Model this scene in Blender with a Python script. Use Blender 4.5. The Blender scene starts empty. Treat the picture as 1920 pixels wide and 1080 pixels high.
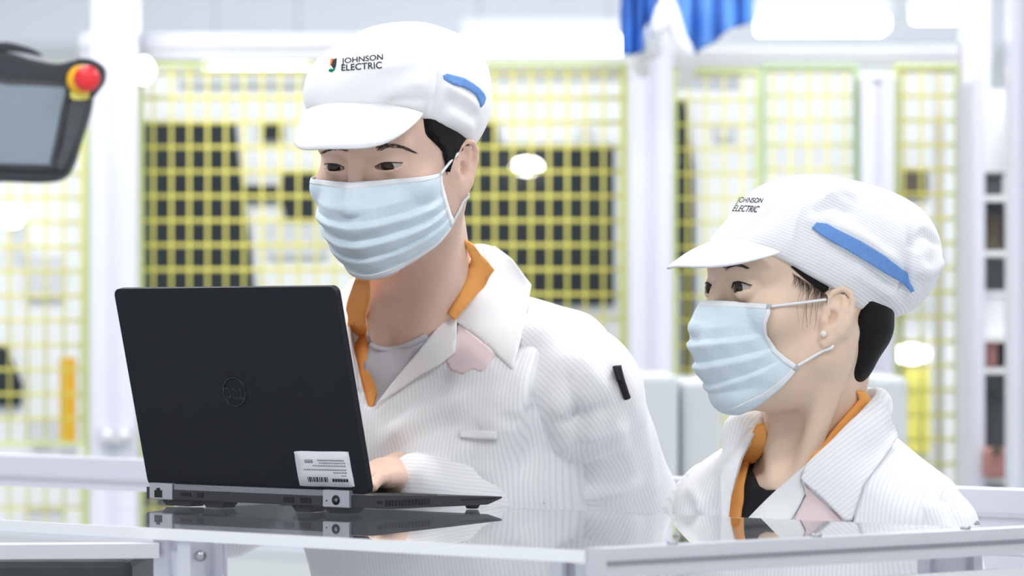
import bpy, bmesh, math, random
import numpy as np
from mathutils import Vector, Matrix
from mathutils.bvhtree import BVHTree
from mathutils.geometry import delaunay_2d_cdt

random.seed(7)
rng = np.random.default_rng(7)
SC = bpy.context.scene
COL = SC.collection

# ------------------------------------------------------------------ camera, light, exposure
F_PX, HOR, ZC, TABLE_Z = 7000.0, 617.0, 1.344, 1.15     # focal length and horizon row for a 1920x1080 frame
cam_d = bpy.data.cameras.new('camera')
cam_d.sensor_width = 36.0
cam_d.lens = F_PX / 1920.0 * 36.0
cam_d.shift_y = (HOR - 540.0) / 1920.0
cam_d.clip_start, cam_d.clip_end = 0.1, 200.0
cam_d.dof.use_dof = True
cam_d.dof.focus_distance = 4.0
cam_d.dof.aperture_fstop = 6.6
cam = bpy.data.objects.new('camera', cam_d)
COL.objects.link(cam)
cam.location = (0, 0, ZC)
cam.rotation_euler = (math.radians(90), 0, 0)
SC.camera = cam
VS = SC.view_settings
VS.view_transform = 'Standard'
VS.look = 'None'
VS.exposure = 0.30
VS.gamma = 1.0
VS.use_curve_mapping = False

world = bpy.data.worlds.new('hall_light')
SC.world = world
world.use_nodes = True
world.node_tree.nodes['Background'].inputs[0].default_value = (0.93, 0.95, 1.0, 1)
world.node_tree.nodes['Background'].inputs[1].default_value = 0.79

# rows of ceiling lamps over the work area: (x, y, z, size x, size y, watts)
LAMP_ROWS = [(-1.3, 1.6, 3.4, 1.2, 0.5, 23), (1.3, 1.6, 3.4, 1.2, 0.5, 23),
             (-1.3, 4.6, 3.4, 1.2, 0.5, 23), (1.3, 4.6, 3.4, 1.2, 0.5, 23),
             (-1.3, 7.4, 3.4, 1.2, 0.5, 34), (1.3, 7.4, 3.4, 1.2, 0.5, 34)]


def pix(px, py, Y):
    """world point seen at photo pixel (px, py) at distance Y"""
    return Vector(((px - 960.0) / F_PX * Y, Y, ZC + (HOR - py) / F_PX * Y))


# ------------------------------------------------------------------ materials
def _node(nt, kind, **kw):
    n = nt.nodes.new(kind)
    for k, v in kw.items():
        setattr(n, k, v)
    return n


def mat(name, col, rough=0.5, metal=0.0, var=0.04, vscale=14.0, bump=0.0, bscale=200.0, sss=0.0,
        emit=0.0, trans=0.0, ior=1.45, spec=0.5, coat=0.0, sheen=0.0, stripe=None, alpha=1.0):
    m = bpy.data.materials.new(name)
    m.use_nodes = True
    nt = m.node_tree
    b = nt.nodes['Principled BSDF']
    b.inputs['Roughness'].default_value = rough
    b.inputs['Metallic'].default_value = metal
    b.inputs['IOR'].default_value = ior
    b.inputs['Specular IOR Level'].default_value = spec
    b.inputs['Transmission Weight'].default_value = trans
    b.inputs['Coat Weight'].default_value = coat
    b.inputs['Sheen Weight'].default_value = sheen
    b.inputs['Alpha'].default_value = alpha
    if sss:
        b.inputs['Subsurface Weight'].default_value = sss
        b.inputs['Subsurface Radius'].default_value = (1.0, 0.35, 0.2)
        b.inputs['Subsurface Scale'].default_value = 0.006
    tc = _node(nt, 'ShaderNodeTexCoord')
    nz = _node(nt, 'ShaderNodeTexNoise')
    nz.inputs['Scale'].default_value = vscale
    nz.inputs['Detail'].default_value = 5.0
    nt.links.new(tc.outputs['Object'], nz.inputs['Vector'])
    mx = _node(nt, 'ShaderNodeMix', data_type='RGBA')
    c0 = [max(0.0, c * (1 - var)) for c in col]
    c1 = [min(1.0, c * (1 + var)) for c in col]
    mx.inputs[6].default_value = (*c0, 1)
    mx.inputs[7].default_value = (*c1, 1)
    nt.links.new(nz.outputs['Fac'], mx.inputs[0])
    out = mx.outputs[2]
    if stripe:                                   # woven conductive-thread lines, coordinate stored per vertex
        at = _node(nt, 'ShaderNodeAttribute', attribute_name='stripe')
        ml = _node(nt, 'ShaderNodeMath', operation='MULTIPLY')
        ml.inputs[1].default_value = stripe[0]
        fr = _node(nt, 'ShaderNodeMath', operation='FRACT')
        pg = _node(nt, 'ShaderNodeMath', operation='PINGPONG')
        pg.inputs[1].default_value = 0.5
        rp = _node(nt, 'ShaderNodeMapRange')
        rp.inputs[1].default_value = 0.5 - stripe[1]
        rp.inputs[2].default_value = 0.5
        nt.links.new(at.outputs['Fac'], ml.inputs[0])
        nt.links.new(ml.outputs[0], fr.inputs[0])
        nt.links.new(fr.outputs[0], pg.inputs[0])
        nt.links.new(pg.outputs[0], rp.inputs[0])
        m2 = _node(nt, 'ShaderNodeMix', data_type='RGBA')
        m2.inputs[7].default_value = (*stripe[2], 1)
        nt.links.new(rp.outputs[0], m2.inputs[0])
        nt.links.new(out, m2.inputs[6])
        out = m2.outputs[2]
    nt.links.new(out, b.inputs['Base Color'])
    if emit:
        nt.links.new(out, b.inputs['Emission Color'])
        b.inputs['Emission Strength'].default_value = emit
    if bump:
        n2 = _node(nt, 'ShaderNodeTexNoise')
        n2.inputs['Scale'].default_value = bscale
        n2.inputs['Detail'].default_value = 4.0
        nt.links.new(tc.outputs['Object'], n2.inputs['Vector'])
        bp = _node(nt, 'ShaderNodeBump')
        bp.inputs['Strength'].default_value = bump
        bp.inputs['Distance'].default_value = 0.002
        nt.links.new(n2.outputs['Fac'], bp.inputs['Height'])
        nt.links.new(bp.outputs['Normal'], b.inputs['Normal'])
    return m


M = {}
M['cloth'] = mat('white_cloth', (0.90, 0.905, 0.92), 0.85, var=0.015, bump=0.25, bscale=45, sheen=0.1)
M['cloth_striped'] = mat('white_cloth_striped', (0.90, 0.905, 0.92), 0.85, var=0.015, bump=0.3, bscale=38, sheen=0.1,
                         stripe=(1 / 0.0046, 0.30, (0.78, 0.79, 0.835)))
M['cap_striped'] = mat('cap_cloth_striped', (0.87, 0.88, 0.90), 0.85, var=0.015, bump=0.3, bscale=50,
                       stripe=(1 / 0.0034, 0.20, (0.66, 0.67, 0.72)))
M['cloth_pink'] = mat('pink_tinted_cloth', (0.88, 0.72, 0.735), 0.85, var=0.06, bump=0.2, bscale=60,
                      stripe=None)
M['orange'] = mat('orange_cloth', (1.0, 0.44, 0.12), 0.8, var=0.06, bump=0.25, bscale=150)
M['grey_shirt'] = mat('light_grey_jersey', (0.62, 0.62, 0.66), 0.9, var=0.03, bump=0.3, bscale=700)
M['black_shirt'] = mat('black_jersey', (0.012, 0.012, 0.016), 0.85, bump=0.2, bscale=500)
M['trousers'] = mat('dark_blue_trousers', (0.03, 0.04, 0.08), 0.9, bump=0.2)
M['shoe'] = mat('white_shoe', (0.75, 0.75, 0.75), 0.5)
M['skin_m'] = mat('skin_warm', (0.79, 0.55, 0.44), 0.5, var=0.07, vscale=22, bump=0.12, bscale=420, sss=0.12, spec=0.35)
M['skin_w'] = mat('skin_light', (0.82, 0.62, 0.48), 0.48, var=0.06, vscale=22, bump=0.1, bscale=420, sss=0.12, spec=0.35)
M['hair'] = mat('black_hair', (0.0065, 0.0055, 0.006), 0.6, var=0.3, vscale=90, bump=0.5, bscale=260, spec=0.25)
M['hair_soft'] = mat('fine_dark_hair', (0.06, 0.045, 0.04), 0.7, var=0.2, spec=0.2)
M['brow'] = mat('brow_hair', (0.10, 0.065, 0.052), 0.8, var=0.3, vscale=300)
M['lash'] = mat('lash_line', (0.02, 0.014, 0.012), 0.6)
M['sclera'] = mat('eye_white', (0.50, 0.45, 0.43), 0.25)
M['iris'] = mat('dark_brown_iris', (0.028, 0.014, 0.009), 0.08)
M['mask'] = mat('pale_blue_nonwoven', (0.70, 0.815, 0.895), 0.85, var=0.02, bump=0.3, bscale=300)
M['mask_edge'] = mat('white_nonwoven', (0.86, 0.88, 0.91), 0.85, var=0.02)
M['stripe_blue'] = mat('blue_elastic', (0.16, 0.34, 0.75), 0.7, var=0.12, vscale=260, bump=0.5, bscale=500)
M['ink'] = mat('black_print', (0.012, 0.013, 0.02), 0.7)
M['ink_green'] = mat('green_print', (0.0, 0.22, 0.11), 0.7)
M['ink_orange'] = mat('orange_print', (0.9, 0.22, 0.02), 0.7)
M['pearl'] = mat('pearl_stud', (0.85, 0.82, 0.78), 0.15, spec=0.8)
M['laptop_lid'] = mat('soft_touch_black', (0.0080, 0.0100, 0.0165), 0.62, var=0.12, vscale=30, bump=0.08, bscale=900, spec=0.35)
M['laptop_base'] = mat('charcoal_plastic', (0.035, 0.037, 0.043), 0.5, bump=0.05, bscale=900)
M['laptop_hinge'] = mat('grey_hinge_metal', (0.24, 0.25, 0.28), 0.38, metal=0.7)
M['laptop_silver'] = mat('silver_hinge_block', (0.44, 0.45, 0.49), 0.35, metal=0.6)
M['port'] = mat('port_black', (0.003, 0.003, 0.004), 0.5)
M['port_metal'] = mat('port_metal', (0.25, 0.25, 0.27), 0.35, metal=0.9)
M['logo_ring'] = mat('dark_logo', (0.006, 0.007, 0.009), 0.25)
M['sticker'] = mat('white_sticker', (0.80, 0.81, 0.85), 0.5, var=0.01)
M['print_grey'] = mat('grey_print', (0.32, 0.33, 0.36), 0.7)
M['glass'] = mat('clear_acrylic', (0.97, 0.985, 1.0), 0.0, trans=1.0, ior=1.47, var=0.0)
M['glass_edge'] = mat('polished_acrylic_edge', (0.88, 0.90, 0.94), 0.25, var=0.02)  # white tone stands in for light caught inside the acrylic edge
M['alu'] = mat('anodised_aluminium', (0.66, 0.67, 0.72), 0.38, metal=0.55, var=0.03)
M['alu_white'] = mat('pale_aluminium_post', (0.69, 0.70, 0.79), 0.45, metal=0.1, var=0.02, vscale=5)
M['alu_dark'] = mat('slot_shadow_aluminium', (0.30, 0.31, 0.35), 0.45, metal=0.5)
M['bolt'] = mat('bolt_steel', (0.45, 0.46, 0.48), 0.3, metal=1.0)
M['cab_white'] = mat('white_machine_paint', (0.80, 0.825, 0.83), 0.5, var=0.02, vscale=3)
M['cab_grey'] = mat('light_grey_machine_paint', (0.62, 0.65, 0.67), 0.5, var=0.03, vscale=3)
M['dark_panel'] = mat('dark_window_panel', (0.012, 0.02, 0.026), 0.4, var=0.3, vscale=6)
M['yellow'] = mat('yellow_wire_paint', (0.76, 0.71, 0.17), 0.5, var=0.06)
M['lime'] = mat('lime_frame_paint', (0.60, 0.68, 0.28), 0.5, var=0.06)
M['green'] = mat('green_frame_paint', (0.40, 0.56, 0.30), 0.5, var=0.06)
M['amber'] = mat('amber_plastic', (0.95, 0.50, 0.02), 0.4, var=0.1)
M['muted_red'] = mat('muted_red_plastic', (0.42, 0.20, 0.18), 0.5, var=0.15)
M['red'] = mat('red_plastic', (0.72, 0.03, 0.04), 0.3)
M['blue'] = mat('blue_sheet', (0.035, 0.16, 0.60), 0.5, var=0.25, vscale=9)
M['blue_light'] = mat('light_blue_sheet', (0.11, 0.30, 0.78), 0.5, var=0.25, vscale=9)
M['white_plastic'] = mat('white_plastic', (0.86, 0.87, 0.9), 0.4)
M['pend_body'] = mat('dark_rubber', (0.030, 0.034, 0.042), 0.6, var=0.15)
M['pend_screen'] = mat('grey_screen', (0.22, 0.27, 0.32), 0.35, var=0.08, vscale=6)
M['dark_box'] = mat('dark_equipment', (0.06, 0.065, 0.075), 0.5, var=0.2)
M['brown_box'] = mat('brown_equipment', (0.10, 0.085, 0.06), 0.6, var=0.2)
M['floor'] = mat('pale_epoxy_floor', (0.62, 0.65, 0.66), 0.35, var=0.05, vscale=1.5)
M['wall'] = mat('white_wall_paint', (0.78, 0.80, 0.83), 0.8, var=0.02, vscale=0.8)
M['ceil'] = mat('grey_white_ceiling', (0.74, 0.76, 0.81), 0.8, var=0.03, vscale=0.8)
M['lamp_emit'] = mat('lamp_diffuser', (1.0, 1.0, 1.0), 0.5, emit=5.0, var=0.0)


# ------------------------------------------------------------------ object helpers
def tag(o, label=None, cat=None, group=None, kind=None):
    if label:
        o['label'] = label
    if cat:
        o['category'] = cat
    if group:
        o['group'] = group
    if kind:
        o['kind'] = kind
    return o


def empty(name, loc, label=None, cat=None, group=None):
    o = bpy.data.objects.new(name, None)
    o.empty_display_size = 0.1
    COL.objects.link(o)
    o.location = loc
    return tag(o, label, cat, group)


def adopt(o, parent):
    if parent is not None:
        o.parent = parent
        if parent.type == 'EMPTY':
            o.matrix_parent_inverse = Matrix.LocRotScale(parent.location, parent.rotation_euler, None).inverted()
    return o


def new_obj(name, me, m, parent=None, smooth=True):
    if not isinstance(m, (list, tuple)):
        m = [m]
    for x in m:
        me.materials.append(x)
    o = bpy.data.objects.new(name, me)
    COL.objects.link(o)
    if smooth:
        me.shade_smooth()
    return adopt(o, parent)


def mesh_np(name, V, Fc, m, parent=None, smooth=True, stripe=None, mats=None):
    me = bpy.data.meshes.new(name)
    me.from_pydata(np.asarray(V, dtype=float).tolist(), [], [tuple(int(i) for i in f) for f in Fc])
    me.update()
    if stripe is not None:
        a = me.attributes.new('stripe', 'FLOAT', 'POINT')
        a.data.foreach_set('value', np.asarray(stripe, dtype=np.float32))
    if mats is not None:
        me.polygons.foreach_set('material_index', np.asarray(mats, dtype=np.int32))
    return new_obj(name, me, m, parent, smooth)


def bm_obj(name, bm, m, parent=None, smooth=False, matrix=None):
    if matrix is not None:
        bm.transform(matrix)
    bmesh.ops.recalc_face_normals(bm, faces=bm.faces)
    me = bpy.data.meshes.new(name)
    bm.to_mesh(me)
    bm.free()
    return new_obj(name, me, m, parent, smooth)


def bbox(bm, x0, x1, y0, y1, z0, z1, bev=0.0, seg=2, mx=None):
    r = bmesh.ops.create_cube(bm, size=1.0)
    vs = r['verts']
    for v in vs:
        v.co = Vector((x0 + (v.co.x + .5) * (x1 - x0), y0 + (v.co.y + .5) * (y1 - y0), z0 + (v.co.z + .5) * (z1 - z0)))
    if bev > 0:
        es = list({e for v in vs for e in v.link_edges})
        q = bmesh.ops.bevel(bm, geom=es, offset=bev, segments=seg, affect='EDGES', profile=0.5)
        vs = list({v for f in q['faces'] for v in f.verts} | {v for v in vs if v.is_valid})
    if mx is not None:
        bmesh.ops.transform(bm, matrix=mx, verts=vs)
    return vs


def box(name, x0, x1, y0, y1, z0, z1, m, parent=None, bev=0.0, mx=None):
    bm = bmesh.new()
    bbox(bm, x0, x1, y0, y1, z0, z1, bev)
    return bm_obj(name, bm, m, parent, False, mx)


def prism(bm, pts, h0, h1, bev=0.0):
    """polygon in local xy extruded from z=h0 to h1"""
    n = len(pts)
    a = [bm.verts.new((p[0], p[1], h0)) for p in pts]
    b = [bm.verts.new((p[0], p[1], h1)) for p in pts]
    bm.faces.new(a[::-1])
    bm.faces.new(b)
    for i in range(n):
        bm.faces.new((a[i], a[(i + 1) % n], b[(i + 1) % n], b[i]))


def cyl(bm, p0, p1, r0, r1=None, seg=20):
    p0, p1 = Vector(p0), Vector(p1)
    r1 = r0 if r1 is None else r1
    d = (p1 - p0)
    q = d.to_track_quat('Z', 'Y').to_matrix().to_4x4()
    bmesh.ops.create_cone(bm, cap_ends=True, segments=seg, radius1=r0, radius2=r1, depth=d.length,
                          matrix=Matrix.Translation((p0 + p1) / 2) @ q)


def catmull(pts, n=8, closed=False):
    P = [np.array(p, float) for p in pts]
    out = []
    N = len(P)
    rngN = N if closed else N - 1
    for i in range(rngN):
        p0 = P[(i - 1) % N] if closed or i > 0 else 2 * P[0] - P[1]
        p1, p2 = P[i], P[(i + 1) % N]
        p3 = P[(i + 2) % N] if closed or i + 2 < N else 2 * P[-1] - P[-2]
        for k in range(n):
            t = k / n
            out.append(0.5 * ((2 * p1) + (-p0 + p2) * t + (2 * p0 - 5 * p1 + 4 * p2 - p3) * t * t + (-p0 + 3 * p1 - 3 * p2 + p3) * t ** 3))
    if not closed:
        out.append(P[-1])
    return out


def tube_data(pts, r, seg=8, flat=1.0):
    pts = [Vector(p) for p in pts]
    V, Fc = [], []
    n = len(pts)
    up = Vector((0.13, 0.21, 0.97))
    for i, p in enumerate(pts):
        t = (pts[min(i + 1, n - 1)] - pts[max(i - 1, 0)])
        t = t.normalized() if t.length > 1e-9 else Vector((0, 0, 1))
        a = t.cross(up)
        if a.length < 1e-4:
            a = t.cross(Vector((1, 0, 0)))
        a.normalize()
        b = a.cross(t).normalized()
        rr = r[i] if hasattr(r, '__len__') else r
        for k in range(seg):
            g = 2 * math.pi * k / seg
            V.append(p + a * math.cos(g) * rr + b * math.sin(g) * rr * flat)
    for i in range(n - 1):
        for k in range(seg):
            Fc.append((i * seg + k, i * seg + (k + 1) % seg, (i + 1) * seg + (k + 1) % seg, (i + 1) * seg + k))
    Fc.append(tuple(range(seg))[::-1])
    Fc.append(tuple((n - 1) * seg + k for k in range(seg)))
    return [tuple(v) for v in V], Fc


def tube(name, pts, r, m, parent=None, seg=8, flat=1.0, n=0):
    if n:
        pts = catmull(pts, n)
    V, Fc = tube_data(pts, r, seg, flat)
    return mesh_np(name, V, Fc, m, parent)


def grid_solid(name, P, th, m, parent=None, stripe=None, closed_u=False):
    """P[v][u] grid of points -> sheet with thickness th (towards -normal)"""
    P = np.asarray(P, float)
    nv, nu = P.shape[:2]
    du = np.gradient(P, axis=1)
    dv = np.gradient(P, axis=0)
    N = np.cross(du, dv)
    N /= np.maximum(np.linalg.norm(N, axis=2, keepdims=True), 1e-12)
    Q = P - N * th
    V = np.concatenate([P.reshape(-1, 3), Q.reshape(-1, 3)])
    o = nv * nu
    Fc = []
    for i in range(nv - 1):
        for j in range(nu - 1):
            a, b, c, d = i * nu + j, i * nu + j + 1, (i + 1) * nu + j + 1, (i + 1) * nu + j
            Fc.append((a, b, c, d))
            Fc.append((o + d, o + c, o + b, o + a))
    for i in range(nv - 1):
        for j, fl in ((0, 1), (nu - 1, 0)):
            a, d = i * nu + j, (i + 1) * nu + j
            Fc.append((a, d, o + d, o + a) if fl else (d, a, o + a, o + d))
    for j in range(nu - 1):
        for i, fl in ((0, 0), (nv - 1, 1)):
            a, b = i * nu + j, i * nu + j + 1
            Fc.append((a, b, o + b, o + a) if fl else (b, a, o + a, o + b))
    st = None if stripe is None else np.concatenate([np.ravel(stripe)] * 2)
    ob = mesh_np(name, V, Fc, m, parent, stripe=st)
    return ob


# ------------------------------------------------------------------ implicit surfaces
def rotm(yaw, pitch, roll=0.0):
    y, p, r = np.radians([yaw, pitch, roll])
    Rz = np.array([[np.cos(y), -np.sin(y), 0], [np.sin(y), np.cos(y), 0], [0, 0, 1]])
    Rx = np.array([[1, 0, 0], [0, np.cos(p), -np.sin(p)], [0, np.sin(p), np.cos(p)]])
    Ry = np.array([[np.cos(r), 0, np.sin(r)], [0, 1, 0], [-np.sin(r), 0, np.cos(r)]])
    return Rz @ Rx @ Ry


class Frame:
    """local millimetres -> world metres; local -y is forward, +x is the person's left"""
    def __init__(s, o, yaw=0, pitch=0, roll=0, sc=1.0):
        s.o = np.array(o, float)
        s.R = rotm(yaw, pitch, roll)
        s.s = sc / 1000.0

    def w(s, p):
        return (np.asarray(p, float) * s.s) @ s.R.T + s.o

    def l(s, P):
        return ((np.asarray(P, float) - s.o) @ s.R) / s.s

    def wv(s, p):
        return Vector(s.w(p))


WORLD = Frame((0, 0, 0))


def axis(*segs):
    out = []
    for lo, hi, st in segs:
        n = max(1, int(round((hi - lo) / st)))
        out += list(np.linspace(lo, hi, n, endpoint=False))
    out.append(segs[-1][1])
    return np.array(out)


class Field:
    def __init__(s, xs, ys, zs):
        s.ax = [np.asarray(a, np.float32) for a in (xs, ys, zs)]
        s.F = np.full([len(a) for a in s.ax], 1.0, np.float32)

    def sub(s, lo, hi):
        sl = []
        for a, l, h in zip(s.ax, lo, hi):
            i0 = max(0, int(np.searchsorted(a, l)) - 1)
            i1 = min(len(a), int(np.searchsorted(a, h)) + 1)
            if i1 - i0 < 1:
                return None
            sl.append(slice(i0, i1))
        return tuple(sl)

    def local(s, sl, fr):
        X = (s.ax[0][sl[0]] - fr.o[0])[:, None, None]
        Y = (s.ax[1][sl[1]] - fr.o[1])[None, :, None]
        Z = (s.ax[2][sl[2]] - fr.o[2])[None, None, :]
        R = (fr.R / fr.s).astype(np.float32)
        return [X * R[0, i] + Y * R[1, i] + Z * R[2, i] for i in range(3)]

    def _mix(s, sl, d, k, op):
        A = s.F[sl]
        if op == 'sub':
            d = -d
            h = np.clip(0.5 - 0.5 * (d - A) / k, 0, 1)
            s.F[sl] = d + (A - d) * h + k * h * (1 - h)
        else:
            h = np.clip(0.5 + 0.5 * (d - A) / k, 0, 1)
            s.F[sl] = d + (A - d) * h - k * h * (1 - h)

    def ell(s, fr, c, r, k=10, op='add', rot=None):
        """ellipsoid, mm in frame fr; k = blend radius in mm"""
        R = np.eye(3) if rot is None else rotm(*rot)
        f2 = Frame(fr.w(c), 0, 0, 0)
        f2.R = fr.R @ R
        f2.s = fr.s
        half = np.sqrt(((f2.R * np.asarray(r, float)) ** 2).sum(1)) * fr.s + (2 * k + 14) * fr.s
        sl = s.sub(f2.o - half, f2.o + half)
        if sl is None:
            return
        x, y, z = s.local(sl, f2)
        r = np.asarray(r, np.float32)
        k0 = np.sqrt((x / r[0]) ** 2 + (y / r[1]) ** 2 + (z / r[2]) ** 2)
        k1 = np.sqrt((x / r[0] ** 2) ** 2 + (y / r[1] ** 2) ** 2 + (z / r[2] ** 2) ** 2)
        d = np.where(k0 < .02, -float(r.min()), k0 * (k0 - 1) / np.maximum(k1, 1e-6)) * fr.s
        s._mix(sl, d.astype(np.float32), k * fr.s, op)

    def cap(s, fr, a, b, ra, rb=None, k=10, op='add', fl=1.0):
        rb = ra if rb is None else rb
        a, b = np.asarray(a, float), np.asarray(b, float)
        W = np.stack([fr.w(a), fr.w(b)])
        m = (max(ra, rb) + 2 * k + 12) * fr.s
        sl = s.sub(W.min(0) - m, W.max(0) + m)
        if sl is None:
            return
        x, y, z = s.local(sl, fr)
        d = b - a
        L2 = max(float(d @ d), 1e-9)
        t = np.clip(((x - a[0]) * d[0] + (y - a[1]) * d[1] + (z - a[2]) * d[2]) / L2, 0, 1)
        dd = np.sqrt((x - a[0] - t * d[0]) ** 2 + ((y - a[1] - t * d[1]) / fl) ** 2 + (z - a[2] - t * d[2]) ** 2) - (ra + (rb - ra) * t)
        s._mix(sl, (dd * fr.s).astype(np.float32), k * fr.s, op)

    def chain(s, fr, pts, rs, k=6, op='add'):
        for i in range(len(pts) - 1):
            r0 = rs[i] if hasattr(rs, '__len__') else rs
            r1 = rs[i + 1] if hasattr(rs, '__len__') else rs
            s.cap(fr, pts[i], pts[i + 1], r0, r1, k, op)

    def func(s, fr, lo, hi, fn, k=4, op='sub'):
        """lo, hi: world box; fn(x,y,z local mm) -> distance in mm"""
        sl = s.sub(lo, hi)
        if sl is None:
            return
        x, y, z = s.local(sl, fr)
        d = fn(x, y, z) * fr.s
        s._mix(sl, np.broadcast_to(d, s.F[sl].shape).astype(np.float32), k * fr.s, op)

    def pixel_cut(s, poly, ymax, k=0.004):
        """opens a hole shaped as a photo outline, no deeper than ymax"""
        X, Y, Z = s.ax[0][:, None, None], s.ax[1][None, :, None], s.ax[2][None, None, :]
        u = (960 + F_PX * X / Y) + 0 * Z
        v = (HOR - F_PX * (Z - ZC) / Y) + 0 * X
        P = np.array(poly, np.float32)
        lo, hi = P.min(0) - 12, P.max(0) + 12
        msk = (u > lo[0]) & (u < hi[0]) & (v > lo[1]) & (v < hi[1]) & ((Y < ymax + .02) | (X > 1e9))
        idx = np.nonzero(msk)
        uu, vv = u[idx], v[idx]
        d = poly_sd(uu, vv, P) * (s.ax[1][idx[1]] / F_PX)
        d = np.maximum(d, s.ax[1][idx[1]] - ymax)
        A = s.F[idx]
        h = np.clip(0.5 - 0.5 * (-d - A) / k, 0, 1)
        s.F[idx] = -d + (A + d) * h + k * h * (1 - h)

    def mesh(s):
        Fv = s.F
        nx, ny, nz = Fv.shape
        S = Fv < 0
        cs = np.zeros((nx - 1, ny - 1, nz - 1), np.int8)
        for i in (0, 1):
            for j in (0, 1):
                for k in (0, 1):
                    cs += S[i:nx - 1 + i, j:ny - 1 + j, k:nz - 1 + k]
        act = np.nonzero((cs > 0) & (cs < 8))
        n = len(act[0])
        idx = np.full(cs.shape, -1, np.int32)
        idx[act] = np.arange(n)
        acc = np.zeros((n, 3), np.float64)
        cnt = np.zeros(n)
        I = np.stack(act, 1)
        cor = [(i, j, k) for i in (0, 1) for j in (0, 1) for k in (0, 1)]
        val = {c: Fv[I[:, 0] + c[0], I[:, 1] + c[1], I[:, 2] + c[2]] for c in cor}
        for c in cor:
            for axn in range(3):
                if c[axn] == 0:
                    d = list(c)
                    d[axn] = 1
                    d = tuple(d)
                    a, b = val[c], val[d]
                    w = (a < 0) != (b < 0)
                    t = np.where(w, a / np.where(w, a - b, 1), 0)
                    p = np.zeros((n, 3))
                    for q in range(3):
                        g0 = s.ax[q][I[:, q] + c[q]].astype(float)
                        if q == axn:
                            g1 = s.ax[q][I[:, q] + 1].astype(float)
                            p[:, q] = g0 + t * (g1 - g0)
                        else:
                            p[:, q] = g0
                    acc[w] += p[w]
                    cnt[w] += 1
        V = acc / np.maximum(cnt, 1)[:, None]
        faces = []
        for axn in range(3):
            o1, o2 = [(1, 2), (2, 0), (0, 1)][axn]
            A = np.take(S, range(0, S.shape[axn] - 1), axn)
            B = np.take(S, range(1, S.shape[axn]), axn)
            e = np.nonzero(A != B)
            e = np.stack(e, 1)
            ok = (e[:, o1] > 0) & (e[:, o2] > 0) & (e[:, o1] < Fv.shape[o1] - 1) & (e[:, o2] < Fv.shape[o2] - 1)
            e = e[ok]
            inside = A[e[:, 0], e[:, 1], e[:, 2]]
            qs = []
            for s1, s2 in ((1, 1), (0, 1), (0, 0), (1, 0)):
                q = e.copy()
                q[:, o1] -= s1
                q[:, o2] -= s2
                qs.append(idx[q[:, 0], q[:, 1], q[:, 2]])
            qd = np.stack(qs, 1)
            qd[~inside] = qd[~inside][:, ::-1]
            faces.append(qd)
        Q = np.concatenate(faces)
        Q = Q[(Q >= 0).all(1)]
        return V, Q


def poly_sd(u, v, P):
    """signed distance to polygon (negative inside)"""
    d = np.full(u.shape, 1e9, np.float32)
    ins = np.zeros(u.shape, bool)
    n = len(P)
    for i in range(n):
        a, b = P[i], P[(i + 1) % n]
        e = b - a
        t = np.clip(((u - a[0]) * e[0] + (v - a[1]) * e[1]) / max(float(e @ e), 1e-9), 0, 1)
        d = np.minimum(d, (u - a[0] - t * e[0]) ** 2 + (v - a[1] - t * e[1]) ** 2)
        cond = ((a[1] > v) != (b[1] > v))
        if abs(e[1]) > 1e-9:
            ins ^= cond & (u < (v - a[1]) / e[1] * e[0] + a[0])
    d = np.sqrt(d)
    return np.where(ins, -d, d)


def relax(V, Q, it=2, f=0.5):
    n = len(V)
    e = np.concatenate([Q[:, [0, 1]], Q[:, [1, 2]], Q[:, [2, 3]], Q[:, [3, 0]]])
    for _ in range(it):
        A = np.zeros_like(V)
        c = np.zeros(n)
        np.add.at(A, e[:, 0], V[e[:, 1]])
        np.add.at(c, e[:, 0], 1)
        np.add.at(A, e[:, 1], V[e[:, 0]])
        np.add.at(c, e[:, 1], 1)
        V = V * (1 - f) + f * A / np.maximum(c, 1)[:, None]
    return V


def vnormals(V, Q):
    N = np.zeros_like(V)
    n = np.cross(V[Q[:, 2]] - V[Q[:, 0]], V[Q[:, -1]] - V[Q[:, 1]])
    for i in range(Q.shape[1]):
        np.add.at(N, Q[:, i], n)
    return N / np.maximum(np.linalg.norm(N, axis=1, keepdims=True), 1e-12)


def bvh_of(V, Q):
    return BVHTree.FromPolygons([Vector(v) for v in V], [tuple(int(i) for i in q) for q in Q])


CAMP = Vector((0, 0, ZC))


def cast(px, py, bvh):
    d = Vector(((px - 960) / F_PX, 1.0, (HOR - py) / F_PX)).normalized()
    h = bvh.ray_cast(CAMP, d)
    return h[0], d


def drape_pts(uv, bvh, default_y=4.0):
    """project photo outlines onto a built surface"""
    P = []
    miss = []
    for i, (u, v) in enumerate(uv):
        h, d = cast(u, v, bvh)
        P.append(None if h is None else np.array(h))
        if h is None:
            miss.append(i)
    good = [i for i in range(len(P)) if P[i] is not None]
    uva = np.array([(p[0], p[1]) for p in uv])
    for i in miss:
        if good:
            j = good[int(np.argmin(((uva[good] - uva[i]) ** 2).sum(1)))]
            Y = P[j][1]
        else:
            Y = default_y
        P[i] = np.array(pix(uva[i][0], uva[i][1], Y))
    return np.array(P)


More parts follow.
